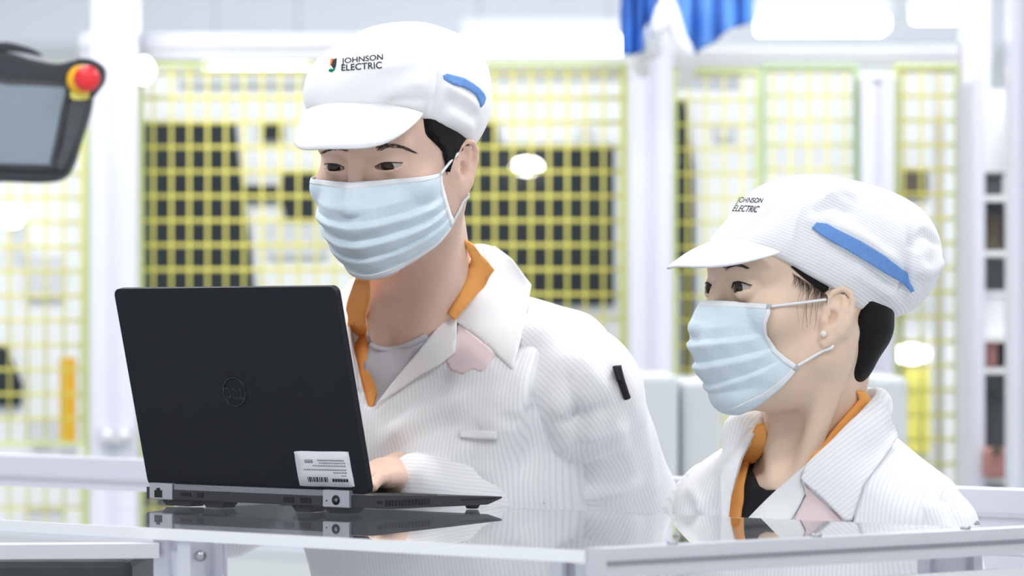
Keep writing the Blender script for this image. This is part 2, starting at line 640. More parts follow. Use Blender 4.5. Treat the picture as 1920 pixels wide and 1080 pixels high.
def decal(name, poly, bvh, m, parent=None, off=0.001, th=0.002, step=5.0, smooth_n=0, stripe_fn=None, smooth_it=2):
    """cloth piece with the given photo outline, draped on a built surface, with thickness"""
    if smooth_n:
        poly = catmull(poly, smooth_n, closed=True)
    P = [np.array(p, float) for p in poly]
    out = []
    for i in range(len(P)):
        a, b = P[i], P[(i + 1) % len(P)]
        n = max(1, int(np.linalg.norm(b - a) / step))
        out += [a + (b - a) * k / n for k in range(n)]
    nb = len(out)
    A = np.array(out)
    gx, gy = np.meshgrid(np.arange(A[:, 0].min(), A[:, 0].max(), step), np.arange(A[:, 1].min(), A[:, 1].max(), step))
    g = np.stack([gx.ravel(), gy.ravel()], 1).astype(np.float32)
    if len(g):
        sd = poly_sd(g[:, 0], g[:, 1], A.astype(np.float32))
        g = g[sd < -step * 0.45]
    vs = [Vector(p) for p in out] + [Vector(p) for p in g.tolist()]
    r = delaunay_2d_cdt(vs, [(i, (i + 1) % nb) for i in range(nb)], [], 1, 1e-4)
    uv = [(v.x, v.y) for v in r[0]]
    tris = np.array([f for f in r[2] if len(f) == 3])
    W = drape_pts(uv, bvh)
    if smooth_it:
        e = np.concatenate([tris[:, [0, 1]], tris[:, [1, 2]], tris[:, [2, 0]]])
        for _ in range(smooth_it):              # smooth only the depth, the outline stays
            acc = np.zeros(len(W))
            c = np.zeros(len(W))
            for a, b in ((0, 1), (1, 0)):
                np.add.at(acc, e[:, a], W[e[:, b], 1])
                np.add.at(c, e[:, a], 1)
            ynew = 0.4 * W[:, 1] + 0.6 * acc / np.maximum(c, 1)
            sc = ynew / W[:, 1]
            W[:, 0] *= sc
            W[:, 2] = ZC + (W[:, 2] - ZC) * sc
            W[:, 1] = ynew
    N = vnormals(W, tris)
    e = np.concatenate([tris[:, [0, 1]], tris[:, [1, 2]], tris[:, [2, 0]]])
    for _ in range(8):                          # even out the lift direction so that edges stay clean
        A2 = N.copy()
        np.add.at(A2, e[:, 0], N[e[:, 1]])
        np.add.at(A2, e[:, 1], N[e[:, 0]])
        N = A2 / np.maximum(np.linalg.norm(A2, axis=1, keepdims=True), 1e-12)
    toC = np.array(CAMP) - W
    if (N * toC).sum() < 0:
        tris = tris[:, ::-1]
        N = -N
    top, bot = W + N * (off + th), W + N * off
    V = np.concatenate([top, bot])
    o = len(W)
    Fc = [tuple(t) for t in tris] + [tuple(o + i for i in t[::-1]) for t in tris]
    ed = {}
    for t in tris:
        for a, b in ((t[0], t[1]), (t[1], t[2]), (t[2], t[0])):
            ed[(a, b)] = 1
    for (a, b) in list(ed):
        if (b, a) not in ed:
            Fc.append((b, a, o + a, o + b))
    st = None
    if stripe_fn is not None:
        s1 = stripe_fn(W, np.array(uv))
        st = np.concatenate([s1, s1])
    return mesh_np(name, V, Fc, m, parent, stripe=st)


def seam(name, pts, bvh, r, m, parent=None, lift=0.0, n=6):
    uv = catmull(pts, n)
    W = drape_pts(uv, bvh)
    W[:, 1] -= lift
    V, Fc = tube_data(W, r, 6)
    return mesh_np(name, V, Fc, m, parent)


FOLD = 1.7


def folds(V, Q, bvh, strokes):
    """push cloth in or out along strokes given on the photo: (points, amplitude mm, half width mm)"""
    N = vnormals(V, Q)
    D = np.zeros(len(V))
    for pts, amp, wid in strokes:
        W = drape_pts(catmull(pts, 6), bvh)
        lo, hi = W.min(0) - wid * .003, W.max(0) + wid * .003
        sel = np.nonzero(((V > lo) & (V < hi)).all(1))[0]
        if not len(sel):
            continue
        p = V[sel]
        best = np.full(len(sel), 1e9)
        tt = np.zeros(len(sel))
        n = len(W)
        for i in range(n - 1):
            a, d = W[i], W[i + 1] - W[i]
            t = np.clip(((p - a) @ d) / max(d @ d, 1e-12), 0, 1)
            q = ((p - a - t[:, None] * d) ** 2).sum(1)
            b = q < best
            best[b] = q[b]
            tt[b] = (i + t[b]) / (n - 1)
        D[sel] += FOLD * amp / 1000 * np.exp(-best / (wid / 1000) ** 2) * np.clip(np.minimum(tt, 1 - tt) * 5 + .25, 0, 1)
    return V + N * D[:, None]


def wrinkle(V, Q, amp, fr, seed=0, waves=9, scale=(28, 28, 60)):
    r = np.random.default_rng(seed)
    N = vnormals(V, Q)
    L = fr.l(V)
    D = np.zeros(len(V))
    for _ in range(waves):
        k = r.normal(size=3)
        k /= np.linalg.norm(k)
        w = 2 * np.pi * k / np.array(scale) / r.uniform(.8, 2.2)
        D += np.sin(L @ w + r.uniform(0, 6.28) + 1.5 * np.sin(L @ (w[::-1] * .4)))
    return V + N * (amp / 1000 * D / math.sqrt(waves))[:, None]


_fonts = {}


def text_mesh(body, size=1.0, shear=0.0, offset=0.0, spacing=1.0):
    cu = bpy.data.curves.new('lettering', 'FONT')
    cu.body = body
    cu.size = size
    cu.shear = shear
    cu.offset = offset
    cu.space_character = spacing
    o = bpy.data.objects.new('lettering', cu)
    COL.objects.link(o)
    dg = bpy.context.evaluated_depsgraph_get()
    me = bpy.data.meshes.new_from_object(o.evaluated_get(dg))
    V = np.array([v.co[:] for v in me.vertices])
    Fc = [tuple(p.vertices) for p in me.polygons]
    bpy.data.objects.remove(o)
    bpy.data.curves.remove(cu)
    bpy.data.meshes.remove(me)
    return V, Fc


def lettering(name, body, quad, bvh, m, parent=None, lift=0.0009, shear=0.0, offset=0.0, spacing=1.0):
    """flat print: the text box mapped on the photo quad (tl, tr, br, bl), draped on the surface"""
    V, Fc = text_mesh(body, 1.0, shear, offset, spacing)
    x0, x1, y0, y1 = V[:, 0].min(), V[:, 0].max(), V[:, 1].min(), V[:, 1].max()
    u, v = (V[:, 0] - x0) / (x1 - x0), (V[:, 1] - y0) / (y1 - y0)
    tl, tr, br, bl = [np.array(q, float) for q in quad]
    uv = ((1 - u) * v)[:, None] * tl + (u * v)[:, None] * tr + (u * (1 - v))[:, None] * br + ((1 - u) * (1 - v))[:, None] * bl
    W = drape_pts(uv, bvh)
    d = np.array(CAMP) - W
    d /= np.linalg.norm(d, axis=1, keepdims=True)
    top = W + d * lift
    return mesh_np(name, top, Fc, m, parent, smooth=False)

# ------------------------------------------------------------------ the hall
tag(box('floor', -9, 9, -4, 24.2, -0.1, 0, M['floor']), kind='structure')
tag(box('wall_back', -9, 9, 24, 24.2, 0, 3.5, M['wall']), kind='structure')
tag(box('ceiling', -9, 9, -4, 24.2, 3.5, 3.6, M['ceil']), kind='structure')
for i, (yb, hb, db) in enumerate(((13.2, 3.18, .5), (19.0, 3.12, .4), (23.0, 3.1, .4))):
    o = tag(box('trim_%d' % (i + 1), -9, 9, yb, yb + db, hb, 3.5, M['ceil']), kind='structure')


def lamp(loc, sx, sy, label, watts=0, group='ceiling lamps', drop=0.1, h=0.06, rot=0.0):
    r = empty('ceiling_lamp', loc, label, 'lamp', group)
    x, y, z = loc
    Rm = Matrix.Translation((x, y, z)) @ Matrix.Rotation(rot, 4, 'Z')
    box('housing', -sx / 2, sx / 2, -sy / 2, sy / 2, 0.0, h, M['white_plastic'], r, 0.005, Rm)
    box('diffuser', -sx / 2 + .01, sx / 2 - .01, -sy / 2 + .01, sy / 2 - .01, -h * .7, 0.002, M['lamp_emit'], r, 0.004, Rm)
    for s in (-1, 1):
        bm = bmesh.new()
        cyl(bm, (s * sx * .4, 0, h), (s * sx * .4, 0, max(h + .01, 3.5 - z)), 0.004, seg=6)
        bm_obj('hanger', bm, M['bolt'], r, False, Rm)
    if watts:
        ld = bpy.data.lights.new('lamp_light', 'AREA')
        ld.shape = 'RECTANGLE'
        ld.size, ld.size_y = sx, sy
        ld.energy = watts
        ld.color = (1.0, 0.985, 0.96)
        lo = bpy.data.objects.new('lamp_light', ld)
        COL.objects.link(lo)
        lo.location = (x, y, z - h * .75)
        adopt(lo, r)
    return r


for i, (x, y, z, sx, sy, w) in enumerate(LAMP_ROWS):
    lamp((x, y, z), sx, sy, ('white panel lamp in the ceiling above and %s of the work area' %
         ('in front left', 'in front right', 'left', 'right', 'behind left', 'behind right')[i]), w)
# the far lamps that show in the picture
for (x0, x1, y0, y1, Y, lab) in ((868, 1172, 52, 108, 17, 'long bright lamp beside the taller worker\'s cap'),
                                 (385, 578, 98, 140, 17, 'bright lamp left of the taller worker\'s cap'),
                                 (1420, 1662, 14, 72, 17, 'bright lamp high above the shorter worker\'s cap'),
                                 (1714, 1808, 4, 46, 17, 'small bright lamp in the top right corner')):
    a, b = pix(x0, y0, Y), pix(x1, y1, Y)
    hh = a.z - b.z
    lamp(((a.x + b.x) / 2, Y, b.z + hh * .62), b.x - a.x, 0.35, lab, 170, 'far hanging lamps', h=hh * .55)

# ------------------------------------------------------------------ safety fence behind the workers
FY = 8.5


def fx(px, Y=FY):
    return (px - 960) / F_PX * Y


def fz(py, Y=FY):
    return ZC + (HOR - py) / F_PX * Y


def fence(x0, x1, y0, y1, label, frame_m, Y=FY, px_w=34.0, py_w=46.0, wv=0.0060, wh=0.0082, fr_w=0.009, phase=(0, 0)):
    xa, xb, za, zb = fx(x0, Y), fx(x1, Y), fz(y1, Y), fz(y0, Y)
    r = empty('fence_panel', ((xa + xb) / 2, Y, za), label, 'fence', 'mesh fence panels of the enclosure')
    bm = bmesh.new()
    w = fr_w
    bbox(bm, xa, xa + w, Y - .012, Y + .012, za, zb)
    bbox(bm, xb - w, xb, Y - .012, Y + .012, za, zb)
    bbox(bm, xa, xb, Y - .011, Y + .011, za, za + w)
    bbox(bm, xa, xb, Y - .011, Y + .011, zb - w, zb)
    bm_obj('frame', bm, frame_m, r)
    for s in (xa + w / 2, xb - w / 2):          # feet down to the floor
        box('foot', s - w / 2, s + w / 2, Y - .012, Y + .012, 0, za, frame_m, r)
    dx, dz = px_w / F_PX * Y, py_w / F_PX * Y
    nv = max(1, int((xb - xa) / dx))
    nh = max(1, int((zb - za) / dz))
    mv = mh = None
    for i in range(nv + 1):
        x = xa + (i + phase[0]) * dx
        if not xa + w < x < xb - w:
            continue
        if mv is None:
            bm = bmesh.new()
            cyl(bm, (0, 0, za), (0, 0, zb), wv / 2, seg=8)
            o = bm_obj('wire', bm, M['yellow'], r, True)
            mv = o.data
        else:
            o = bpy.data.objects.new('wire', mv)
            COL.objects.link(o)
            adopt(o, r)
        o.location = (x, Y - .004, 0)
    for i in range(nh + 1):
        z = zb - (i + phase[1]) * dz
        if not za + w < z < zb - w:
            continue
        if mh is None:
            bm = bmesh.new()
            cyl(bm, (xa, 0, 0), (xb, 0, 0), wh / 2, seg=8)
            o = bm_obj('wire', bm, M['yellow'], r, True)
            mh = o.data
        else:
            o = bpy.data.objects.new('wire', mh)
            COL.objects.link(o)
            adopt(o, r)
        o.location = (0, Y + .004, z)
    return r


def post(x0, x1, y0, Y, label, m=None, name='enclosure_post', depth=0.09):
    """square extrusion with a slot down each face, standing on the floor"""
    xa, xb, zt = fx(x0, Y), fx(x1, Y), fz(y0, Y)
    r = empty(name, ((xa + xb) / 2, Y, 0), label, 'post', 'pale posts of the enclosure')
    w = xb - xa
    m = m or M['alu_white']
    bm = bmesh.new()
    sl = w * .12
    pts = [(xa, Y - depth / 2), (xa + w / 2 - sl, Y - depth / 2), (xa + w / 2 - sl, Y - depth / 2 + .008), (xa + w / 2 + sl, Y - depth / 2 + .008),
           (xa + w / 2 + sl, Y - depth / 2), (xb, Y - depth / 2), (xb, Y + depth / 2), (xa, Y + depth / 2)]
    prism(bm, pts, 0, zt)
    bm_obj('profile', bm, m, r)
    box('cap', xa - .002, xb + .002, Y - depth / 2 - .002, Y + depth / 2 + .002, zt, zt + .01, M['white_plastic'], r)
    box('foot_plate', xa, xb, Y - depth / 2 - .05, Y + depth / 2, 0, .012, M['alu'], r)
    return r


fence(-60, 166, 118, 835, 'mesh fence panel at the left edge behind the hanging controller', M['lime'], phase=(.3, .5), wv=.006, wh=.007)
fence(262, 716, 118, 850, 'mesh fence panel before the dark window left of the taller worker', M['lime'], phase=(.75, .43))
fence(720, 1176, 118, 850, 'mesh fence panel before the dark window between the two workers', M['lime'], phase=(.1, .43))
fence(1262, 1424, 128, 850, 'narrow mesh fence panel just right of the middle post', M['lime'], phase=(.8, .3), wv=.005, wh=.006)
fence(1428, 1608, 120, 850, 'mesh fence panel above the shorter worker\'s cap', M['green'], phase=(.6, .3), wv=.005, wh=.006)
fence(1676, 1798, 120, 925, 'narrow mesh fence panel right of the shorter worker\'s cap', M['lime'], phase=(.5, .3), wv=.006, wh=.008)
p1 = post(176, 260, -40, 8.46, 'wide pale post left of the laptop lid')
r = empty('corner_bracket', pix(216, 815, 8.4), 'grey bracket with two bolts low on the wide pale post', 'bracket')
a, b = pix(186, 800, 8.405), pix(246, 832, 8.405)
box('plate', a.x, b.x, 8.392, 8.414, b.z, a.z, M['alu'], r, .002)
for px in (201, 234):
    c = pix(px, 816, 8.39)
    bm = bmesh.new()
    cyl(bm, (c.x, 8.378, c.z), (c.x, 8.393, c.z), .011, seg=12)
    bm_obj('bolt', bm, M['white_plastic'], r, True)
post(1180, 1259, -40, 8.46, 'wide pale post between the two workers')
post(1612, 1672, 150, 8.46, 'pale post right above the shorter worker\'s cap')
post(1802, 1852, -40, 8.3, 'pale post near the right edge, left of the shelf of boxes')
post(1890, 1935, -40, 7.6, 'pale post cut by the right edge of the picture')
post(1752, 1770, 130, 8.62, 'thin grey-white post between the narrow fence and the right posts', name='thin_post', depth=.03)

# horizontal beams on top of the enclosure
for (x0, x1, y0, y1, Y, lab) in ((150, 716, 62, 112, 8.55, 'pale overhead beam across the fence left of the taller worker'),
                                 (720, 1182, 106, 150, 8.7, 'pale overhead beam across the fence right of the taller worker'),
                                 (1250, 1860, 84, 122, 8.75, 'pale overhead beam above the shorter worker')):
    r = empty('overhead_beam', ((fx(x0, Y) + fx(x1, Y)) / 2, Y, fz(y1, Y)), lab, 'beam')
    box('profile', fx(x0, Y), fx(x1, Y), Y, Y + .08, fz(y1, Y), fz(y0, Y), M['alu_white'] if x0 < 700 else M['cab_grey'], r, .003)
    box('slot_cover', fx(x0, Y), fx(x1, Y), Y - .004, Y + .001, (fz(y1, Y) + fz(y0, Y)) / 2 - .006, (fz(y1, Y) + fz(y0, Y)) / 2 + .006, M['alu'], r)

# machines behind the fence
CY = 9.4


def machine(x0, x1, y0, Y, label, m, depth=.8, windows=(), name='machine_cabinet', base=0.0):
    xa, xb, zt = fx(x0, Y), fx(x1, Y), fz(y0, Y)
    r = empty(name, ((xa + xb) / 2, Y, base), label, 'machine')
    box('body', xa, xb, Y, Y + depth, base, zt, m, r, .012)
    box('plinth', xa + .03, xb - .03, Y - .01, Y + .03, 0, .1, M['dark_box'], r)
    for k, w in enumerate(windows):
        pts = w[0]
        bm = bmesh.new()
        P = [(fx(a, Y), fz(b, Y)) for a, b in pts]
        prism(bm, P, 0, .02)
        mx = Matrix.Translation((0, Y + .001, 0)) @ Matrix.Rotation(math.radians(90), 4, 'X')
        o = bm_obj(w[1], bm, w[2], r, False, mx)
    return r


machine(-80, 172, 150, CY, 'white machine body behind the left fence panel', M['cab_white'], windows=(
    ([(-20, 650), (12, 650), (30, 690), (44, 720), (40, 762), (-20, 762)], 'dark_panel', M['dark_panel']),
    ([(50, 480), (120, 480), (120, 560), (50, 560)], 'grey_panel', M['cab_grey']),
    ([(60, 780), (105, 780), (105, 835), (60, 835)], 'grey_panel', M['cab_grey'])))
machine(176, 700, 128, CY, 'white machine with a dark slanted window left of the taller worker', M['cab_white'], windows=(
    ([(258, 232), (442, 232), (452, 330), (470, 450), (484, 640), (258, 640)], 'dark_window', M['dark_panel']),
    ([(338, 132), (575, 132), (575, 160), (338, 160)], 'grey_panel', M['cab_grey']),
    ([(452, 348), (520, 348), (520, 378), (462, 378)], 'dark_bracket', M['dark_panel']),
    ([(530, 326), (592, 326), (592, 410), (536, 410), (528, 380)], 'dark_bracket', M['dark_panel']),
    ([(488, 236), (530, 232), (532, 262), (492, 264)], 'dark_bracket', M['dark_panel']),
    ([(505, 420), (612, 420), (612, 480), (505, 480)], 'grey_panel', M['cab_grey'])))
machine(704, 1186, 150, CY, 'white machine with a wide dark window between the workers', M['cab_white'], windows=(
    ([(840, 272), (1150, 272), (1150, 572), (840, 572)], 'dark_window', M['dark_panel']),
    ([(880, 226), (930, 226), (936, 272), (880, 272)], 'dark_bracket', M['dark_panel']),
    ([(1090, 240), (1104, 240), (1104, 272), (1090, 272)], 'grey_bracket', M['cab_grey'])))
machine(1190, 1420, 170, CY, 'pale machine with a dark cable duct right of the middle post', M['cab_white'], windows=(
    ([(1262, 190), (1284, 190), (1292, 260), (1300, 320), (1302, 480), (1298, 702), (1278, 702), (1276, 520), (1256, 480), (1258, 330), (1272, 300), (1258, 256)], 'cable_duct', M['dark_panel']),
    ([(1340, 228), (1374, 228), (1374, 260), (1340, 260)], 'grey_panel', M['cab_grey'])))
machine(1424, 1690, 90, CY, 'white machine above the shorter worker\'s cap', M['cab_white'])
machine(1694, 1800, 110, CY, 'narrow white machine right of the shorter worker', M['cab_white'], windows=(
    ([(1690, 322), (1738, 322), (1738, 372), (1690, 372)], 'olive_panel', M['brown_box']),
    ([(1690, 570), (1740, 570), (1740, 620), (1690, 620)], 'grey_panel', M['cab_grey']),
    ([(1690, 690), (1742, 690), (1742, 850), (1690, 850)], 'yellow_panel', M['yellow'])))
machine(1140, 1272, 702, 7.2, 'low light grey cabinet between the two workers', M['cab_grey'], depth=.5)
machine(1276, 1352, 712, 7.25, 'low grey cabinet half hidden by the shorter worker\'s shoulder', M['cab_grey'], depth=.5)
machine(1640, 1702, 706, 7.2, 'low grey cabinet behind the shorter worker\'s collar', M['cab_grey'], depth=.5)

# small equipment
r = empty('light_column', (fx(127, 8.8), 8.8, 0), 'amber column standing behind the left fence panel', 'column')
a, b = pix(113, 670, 8.8), pix(142, 835, 8.8)
box('lens', a.x, b.x, 8.78, 8.82, b.z, a.z, M['amber'], r, .006)
box('stand', a.x, b.x, 8.78, 8.82, 0, b.z, M['alu'], r)
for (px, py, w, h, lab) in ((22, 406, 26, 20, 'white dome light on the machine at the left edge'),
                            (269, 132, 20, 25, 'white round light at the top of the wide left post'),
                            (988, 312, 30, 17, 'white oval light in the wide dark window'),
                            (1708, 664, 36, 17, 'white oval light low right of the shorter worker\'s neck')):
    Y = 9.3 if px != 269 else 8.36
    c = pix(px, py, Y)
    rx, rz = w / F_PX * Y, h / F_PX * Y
    r = empty('dome_light', c, lab, 'light', 'small white lights on the machines')  # lamp reflections added as glowing domes, not fixtures of the machines
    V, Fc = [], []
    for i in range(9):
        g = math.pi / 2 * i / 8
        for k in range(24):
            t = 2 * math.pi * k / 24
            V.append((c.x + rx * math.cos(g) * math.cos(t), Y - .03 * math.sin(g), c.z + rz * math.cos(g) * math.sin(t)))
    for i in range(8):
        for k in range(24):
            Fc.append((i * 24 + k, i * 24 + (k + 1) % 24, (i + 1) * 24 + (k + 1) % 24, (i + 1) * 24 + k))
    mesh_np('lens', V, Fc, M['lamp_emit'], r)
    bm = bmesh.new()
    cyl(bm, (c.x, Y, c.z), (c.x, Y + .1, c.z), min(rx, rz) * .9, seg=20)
    bm_obj('socket', bm, M['white_plastic'], r)  # stub that carries the added reflection glow


def sheet(x0, pts, Y, label, m, seed):
    """hanging film with soft vertical folds; pts = photo outline"""
    P = np.array(pts, float)
    n = 26
    rows = []
    xs = np.linspace(P[:, 0].min(), P[:, 0].max(), n)
    top = np.full(n, -60.0)
    bot = np.array([max([a[1] + (b[1] - a[1]) * (x - a[0]) / (b[0] - a[0] + 1e-9) for a, b in zip(P[:-1], P[1:]) if min(a[0], b[0]) - .01 <= x <= max(a[0], b[0]) + .01] or [0]) for x in xs])
    for j in range(16):
        t = j / 15
        row = []
        for i, x in enumerate(xs):
            yy = top[i] + (bot[i] - top[i]) * t
            p = pix(x, yy, Y)
            p.y += .03 * math.sin(i * .9 + seed) * (.3 + .7 * t) + .012 * math.sin(i * 2.1 + 3 * t)
            row.append(tuple(p))
        rows.append(row)
    return rows


for (pts, lab, sd) in (([(1164, 98), (1180, 106), (1200, 100), (1224, 62), (1236, 10)], 'dark blue sheet hanging beside the long bright lamp', 0.0),
                       ([(1264, 40), (1290, 78), (1306, 100), (1340, 78), (1372, 52), (1412, 44)], 'wide blue sheet hanging above the two workers', 2.0)):
    rows = sheet(0, pts, 8.0, lab, M['blue'], sd)
    Pm = np.array(rows)
    r = empty('blue_sheet', Pm[0].mean(0), lab, 'sheet', 'blue sheets on the overhead rail')
    grid_solid('film', Pm, .003, M['blue'] if sd == 0 else M['blue_light'], r)
    zt = Pm[0, :, 2].mean()
    tube('hanger_bar', [(Pm[0, 0, 0] - .02, 8.0, zt), (Pm[0, -1, 0] + .02, 8.0, zt)], .008, M['alu'], r)
r = empty('white_hose', pix(1240, 60, 8.02), 'bunched white hose hanging between the blue sheets', 'hose')
tube('hose', [pix(1236, -60, 8.05), pix(1246, 0, 8.0), pix(1238, 40, 7.98), pix(1218, 70, 7.99), pix(1222, 96, 8.02), pix(1200, 104, 8.1), pix(1206, 130, 8.2)], .02, M['white_plastic'], r, 10, n=6)
tube('hose', [pix(1262, -60, 8.05), pix(1258, 10, 8.0), pix(1270, 60, 7.98), pix(1290, 110, 8.0), pix(1282, 150, 8.15)], .017, M['white_plastic'], r, 10, n=6)
r = empty('overhead_rail', pix(1290, -62, 8.05), 'pale rail high above carrying the blue sheets', 'rail')
a, b = pix(1100, -75, 8.0), pix(1480, -55, 8.0)
box('profile', a.x, b.x, 7.98, 8.02, b.z, a.z, M['alu_white'], r)
for px in (1105, 1475):
    c = pix(px, -75, 8.0)
    box('hanger', c.x - .01, c.x + .01, 7.99, 8.01, c.z, 3.5, M['alu_white'], r)

# shelf unit on the right with boxes
SY = 7.9
r = empty('shelf_unit', (fx(1868, SY), SY, 0), 'pale shelf unit behind the right posts', 'shelf')
xa, xb = fx(1834, SY), fx(1960, SY)
box('back_panel', xa, xb, SY + .3, SY + .32, 0, fz(150, SY), M['cab_white'], r)
for px in (1836, 1956):
    box('upright', fx(px, SY) - .012, fx(px, SY) + .012, SY, SY + .3, 0, fz(150, SY), M['alu_white'], r)
for py in (366, 470, 630, 690, 896):
    box('shelf_board', xa, xb, SY + .005, SY + .3, fz(py, SY) - .012, fz(py, SY), M['cab_white'], r)
for (x0, x1, y0, y1, mm, nm, lab) in ((1844, 1884, 322, 366, 'dark_box', 'equipment_box', 'dark grey box on the top shelf behind the right posts'),
                                      (1848, 1880, 404, 470, 'brown_box', 'equipment_box', 'dark brown box on the second shelf behind the right posts'),
                                      (1842, 1888, 545, 630, 'white_plastic', 'storage_bin', 'white bin on the middle shelf behind the right posts'),
                                      (1848, 1874, 638, 690, 'muted_red', 'storage_bin', 'small red bin on the shelf below the white bin'),
                                      (1842, 1888, 740, 896, 'dark_box', 'equipment_box', 'tall dark box on the bottom shelf behind the right posts')):
    rr = empty(nm, (fx((x0 + x1) / 2, SY), SY + .1, fz(y1, SY)), lab, 'box')
    box('body', fx(x0, SY), fx(x1, SY), SY + .03, SY + .25, fz(y1, SY), fz(y0, SY) - .012, M[mm], rr, .004)
    box('lid', fx(x0, SY) - .003, fx(x1, SY) + .003, SY + .027, SY + .253, fz(y0, SY) - .012, fz(y0, SY), M[mm], rr, .003)
rr = empty('red_part', pix(1862, 836, SY - .05), 'red-brown part lying before the tall dark box', 'part')
a = pix(1862, 880, SY)
box('body', a.x - .025, a.x + .025, SY - .06, SY + .0, fz(896, SY), fz(838, SY), M['muted_red'], rr, .01)
box('knob', a.x - .01, a.x + .01, SY - .065, SY - .05, fz(850, SY), fz(836, SY), M['brown_box'], rr, .002)
tag(rr, 'red-brown part standing at the foot of the tall dark box')

# ------------------------------------------------------------------ teach pendant hanging at the left
PY = 6.0
stand = empty('pendant_stand', (-1.02, PY + .12, 0), 'grey pole with an arm holding the hanging controller, outside left', 'stand')
bm = bmesh.new()
cyl(bm, (-1.02, PY + .12, 0), (-1.02, PY + .12, 1.95), .02, seg=16)
bm_obj('pole', bm, M['alu'], stand, True)
box('arm', -1.02, -.80, PY + .085, PY + .115, fz(150, PY), fz(125, PY), M['dark_box'], stand, .004)
box('foot_plate', -1.15, -.9, PY, PY + .25, 0, .015, M['alu'], stand)
pend = empty('hand_controller', pix(60, 340, PY), 'dark handheld controller with grey screen and red stop button, top left', 'controller')


def pend_prism(name, pts, y0, y1, m, bev=.006):
    bm = bmesh.new()
    P = [((p[0] - 960) / F_PX * PY, ZC + (HOR - p[1]) / F_PX * PY) for p in catmull(pts, 5, True)]
    prism(bm, P, 0, y1 - y0)
    mx = Matrix.Translation((0, y1, 0)) @ Matrix.Rotation(math.radians(90), 4, 'X')
    o = bm_obj(name, bm, m, pend, False, mx)
    bv = o.modifiers.new('bevel', 'BEVEL')
    bv.width = bev
    bv.segments = 3
    bv.limit_method = 'ANGLE'
    return o


pend_prism('housing', [(-90, 120), (0, 98), (60, 112), (110, 120), (150, 112), (168, 122), (172, 160), (170, 200), (152, 260), (136, 310), (118, 334), (80, 342), (0, 340), (-90, 338)], PY - .02, PY + .035, M['pend_body'])
pend_prism('bezel', [(-80, 150), (20, 152), (130, 160), (134, 176), (108, 300), (96, 318), (0, 316), (-80, 315)], PY - .026, PY - .018, M['dark_box'], .003)
pend_prism('screen', [(-70, 160), (20, 162), (112, 166), (126, 172), (118, 210), (98, 304), (90, 310), (0, 308), (-70, 307)], PY - .03, PY - .025, M['pend_screen'], .001)
pend_prism('side_grip', [(136, 190), (164, 192), (160, 220), (138, 286), (122, 318), (108, 312), (120, 270)], PY - .032, PY - .018, M['dark_box'], .004)
pend_prism('hand_strap', [(-60, 92), (0, 80), (36, 84), (70, 96), (74, 104), (40, 98), (0, 96), (-60, 108)], PY - .01, PY + .02, M['pend_body'], .003)
pend_prism('button_shield', [(140, 120), (170, 112), (196, 126), (198, 150), (186, 170), (168, 188), (140, 186)], PY - .03, PY + .01, M['pend_body'], .004)
c = pix(164, 152, PY)
bm = bmesh.new()
cyl(bm, (c.x - .006, PY - .03, c.z), (c.x - .006, PY - .042, c.z), .024, .022, 28)
bm_obj('button_collar', bm, M['amber'], pend, True)
pend_prism('yellow_plate', [(140, 172), (168, 172), (168, 188), (140, 188)], PY - .036, PY - .028, M['yellow'], .001)
V, Fc = [], []
prof = [(0.0, -.040), (.012, -.040), (.012, -.052), (.0205, -.054), (.021, -.062), (.017, -.068), (.009, -.0705), (0.0, -.071)]
for (rr_, yy) in prof:
    for k in range(24):
        t = 2 * math.pi * k / 24
        V.append((c.x + .006 + rr_ * math.cos(t), PY + yy, c.z + rr_ * math.sin(t)))
for i in range(len(prof) - 1):
    for k in range(24):
        Fc.append((i * 24 + k, i * 24 + (k + 1) % 24, (i + 1) * 24 + (k + 1) % 24, (i + 1) * 24 + k))
mesh_np('stop_button', V, Fc, M['red'], pend)
tube('cable', [pix(-40, 118, PY), pix(-70, 60, PY + .03), pix(-110, 120, PY + .06), pix(-120, 300, PY + .08)], .007, M['pend_body'], pend, 8, n=6)

# ------------------------------------------------------------------ workbench with clear top
E2 = Vector((.743, -.669)).normalized()
V2 = Vector((.763, .647)).normalized()
C0 = Vector((.065, 3.264))
FR = Vector((.486, 3.621))
FL = Vector((-.0087, 4.066)) - E2 * 1.55
NL = C0 - E2 * 1.75
bench = empty('workbench', (-.2, 3.9, 0), 'workbench with a clear acrylic top on an aluminium frame under the laptop', 'workbench')


def slab(name, pts, z0, z1, m, parent):
    bm = bmesh.new()
    prism(bm, [tuple(p) for p in pts], z0, z1)
    return bm_obj(name, bm, m, parent)


def beam2(name, a, b, w, z0, z1, m, parent, side=0.0):
    a, b = Vector(a), Vector(b)
    d = (b - a).normalized()
    n = Vector((-d.y, d.x))
    p = [a + n * (side - w / 2), b + n * (side - w / 2), b + n * (side + w / 2), a + n * (side + w / 2)]
    return slab(name, p, z0, z1, m, parent)


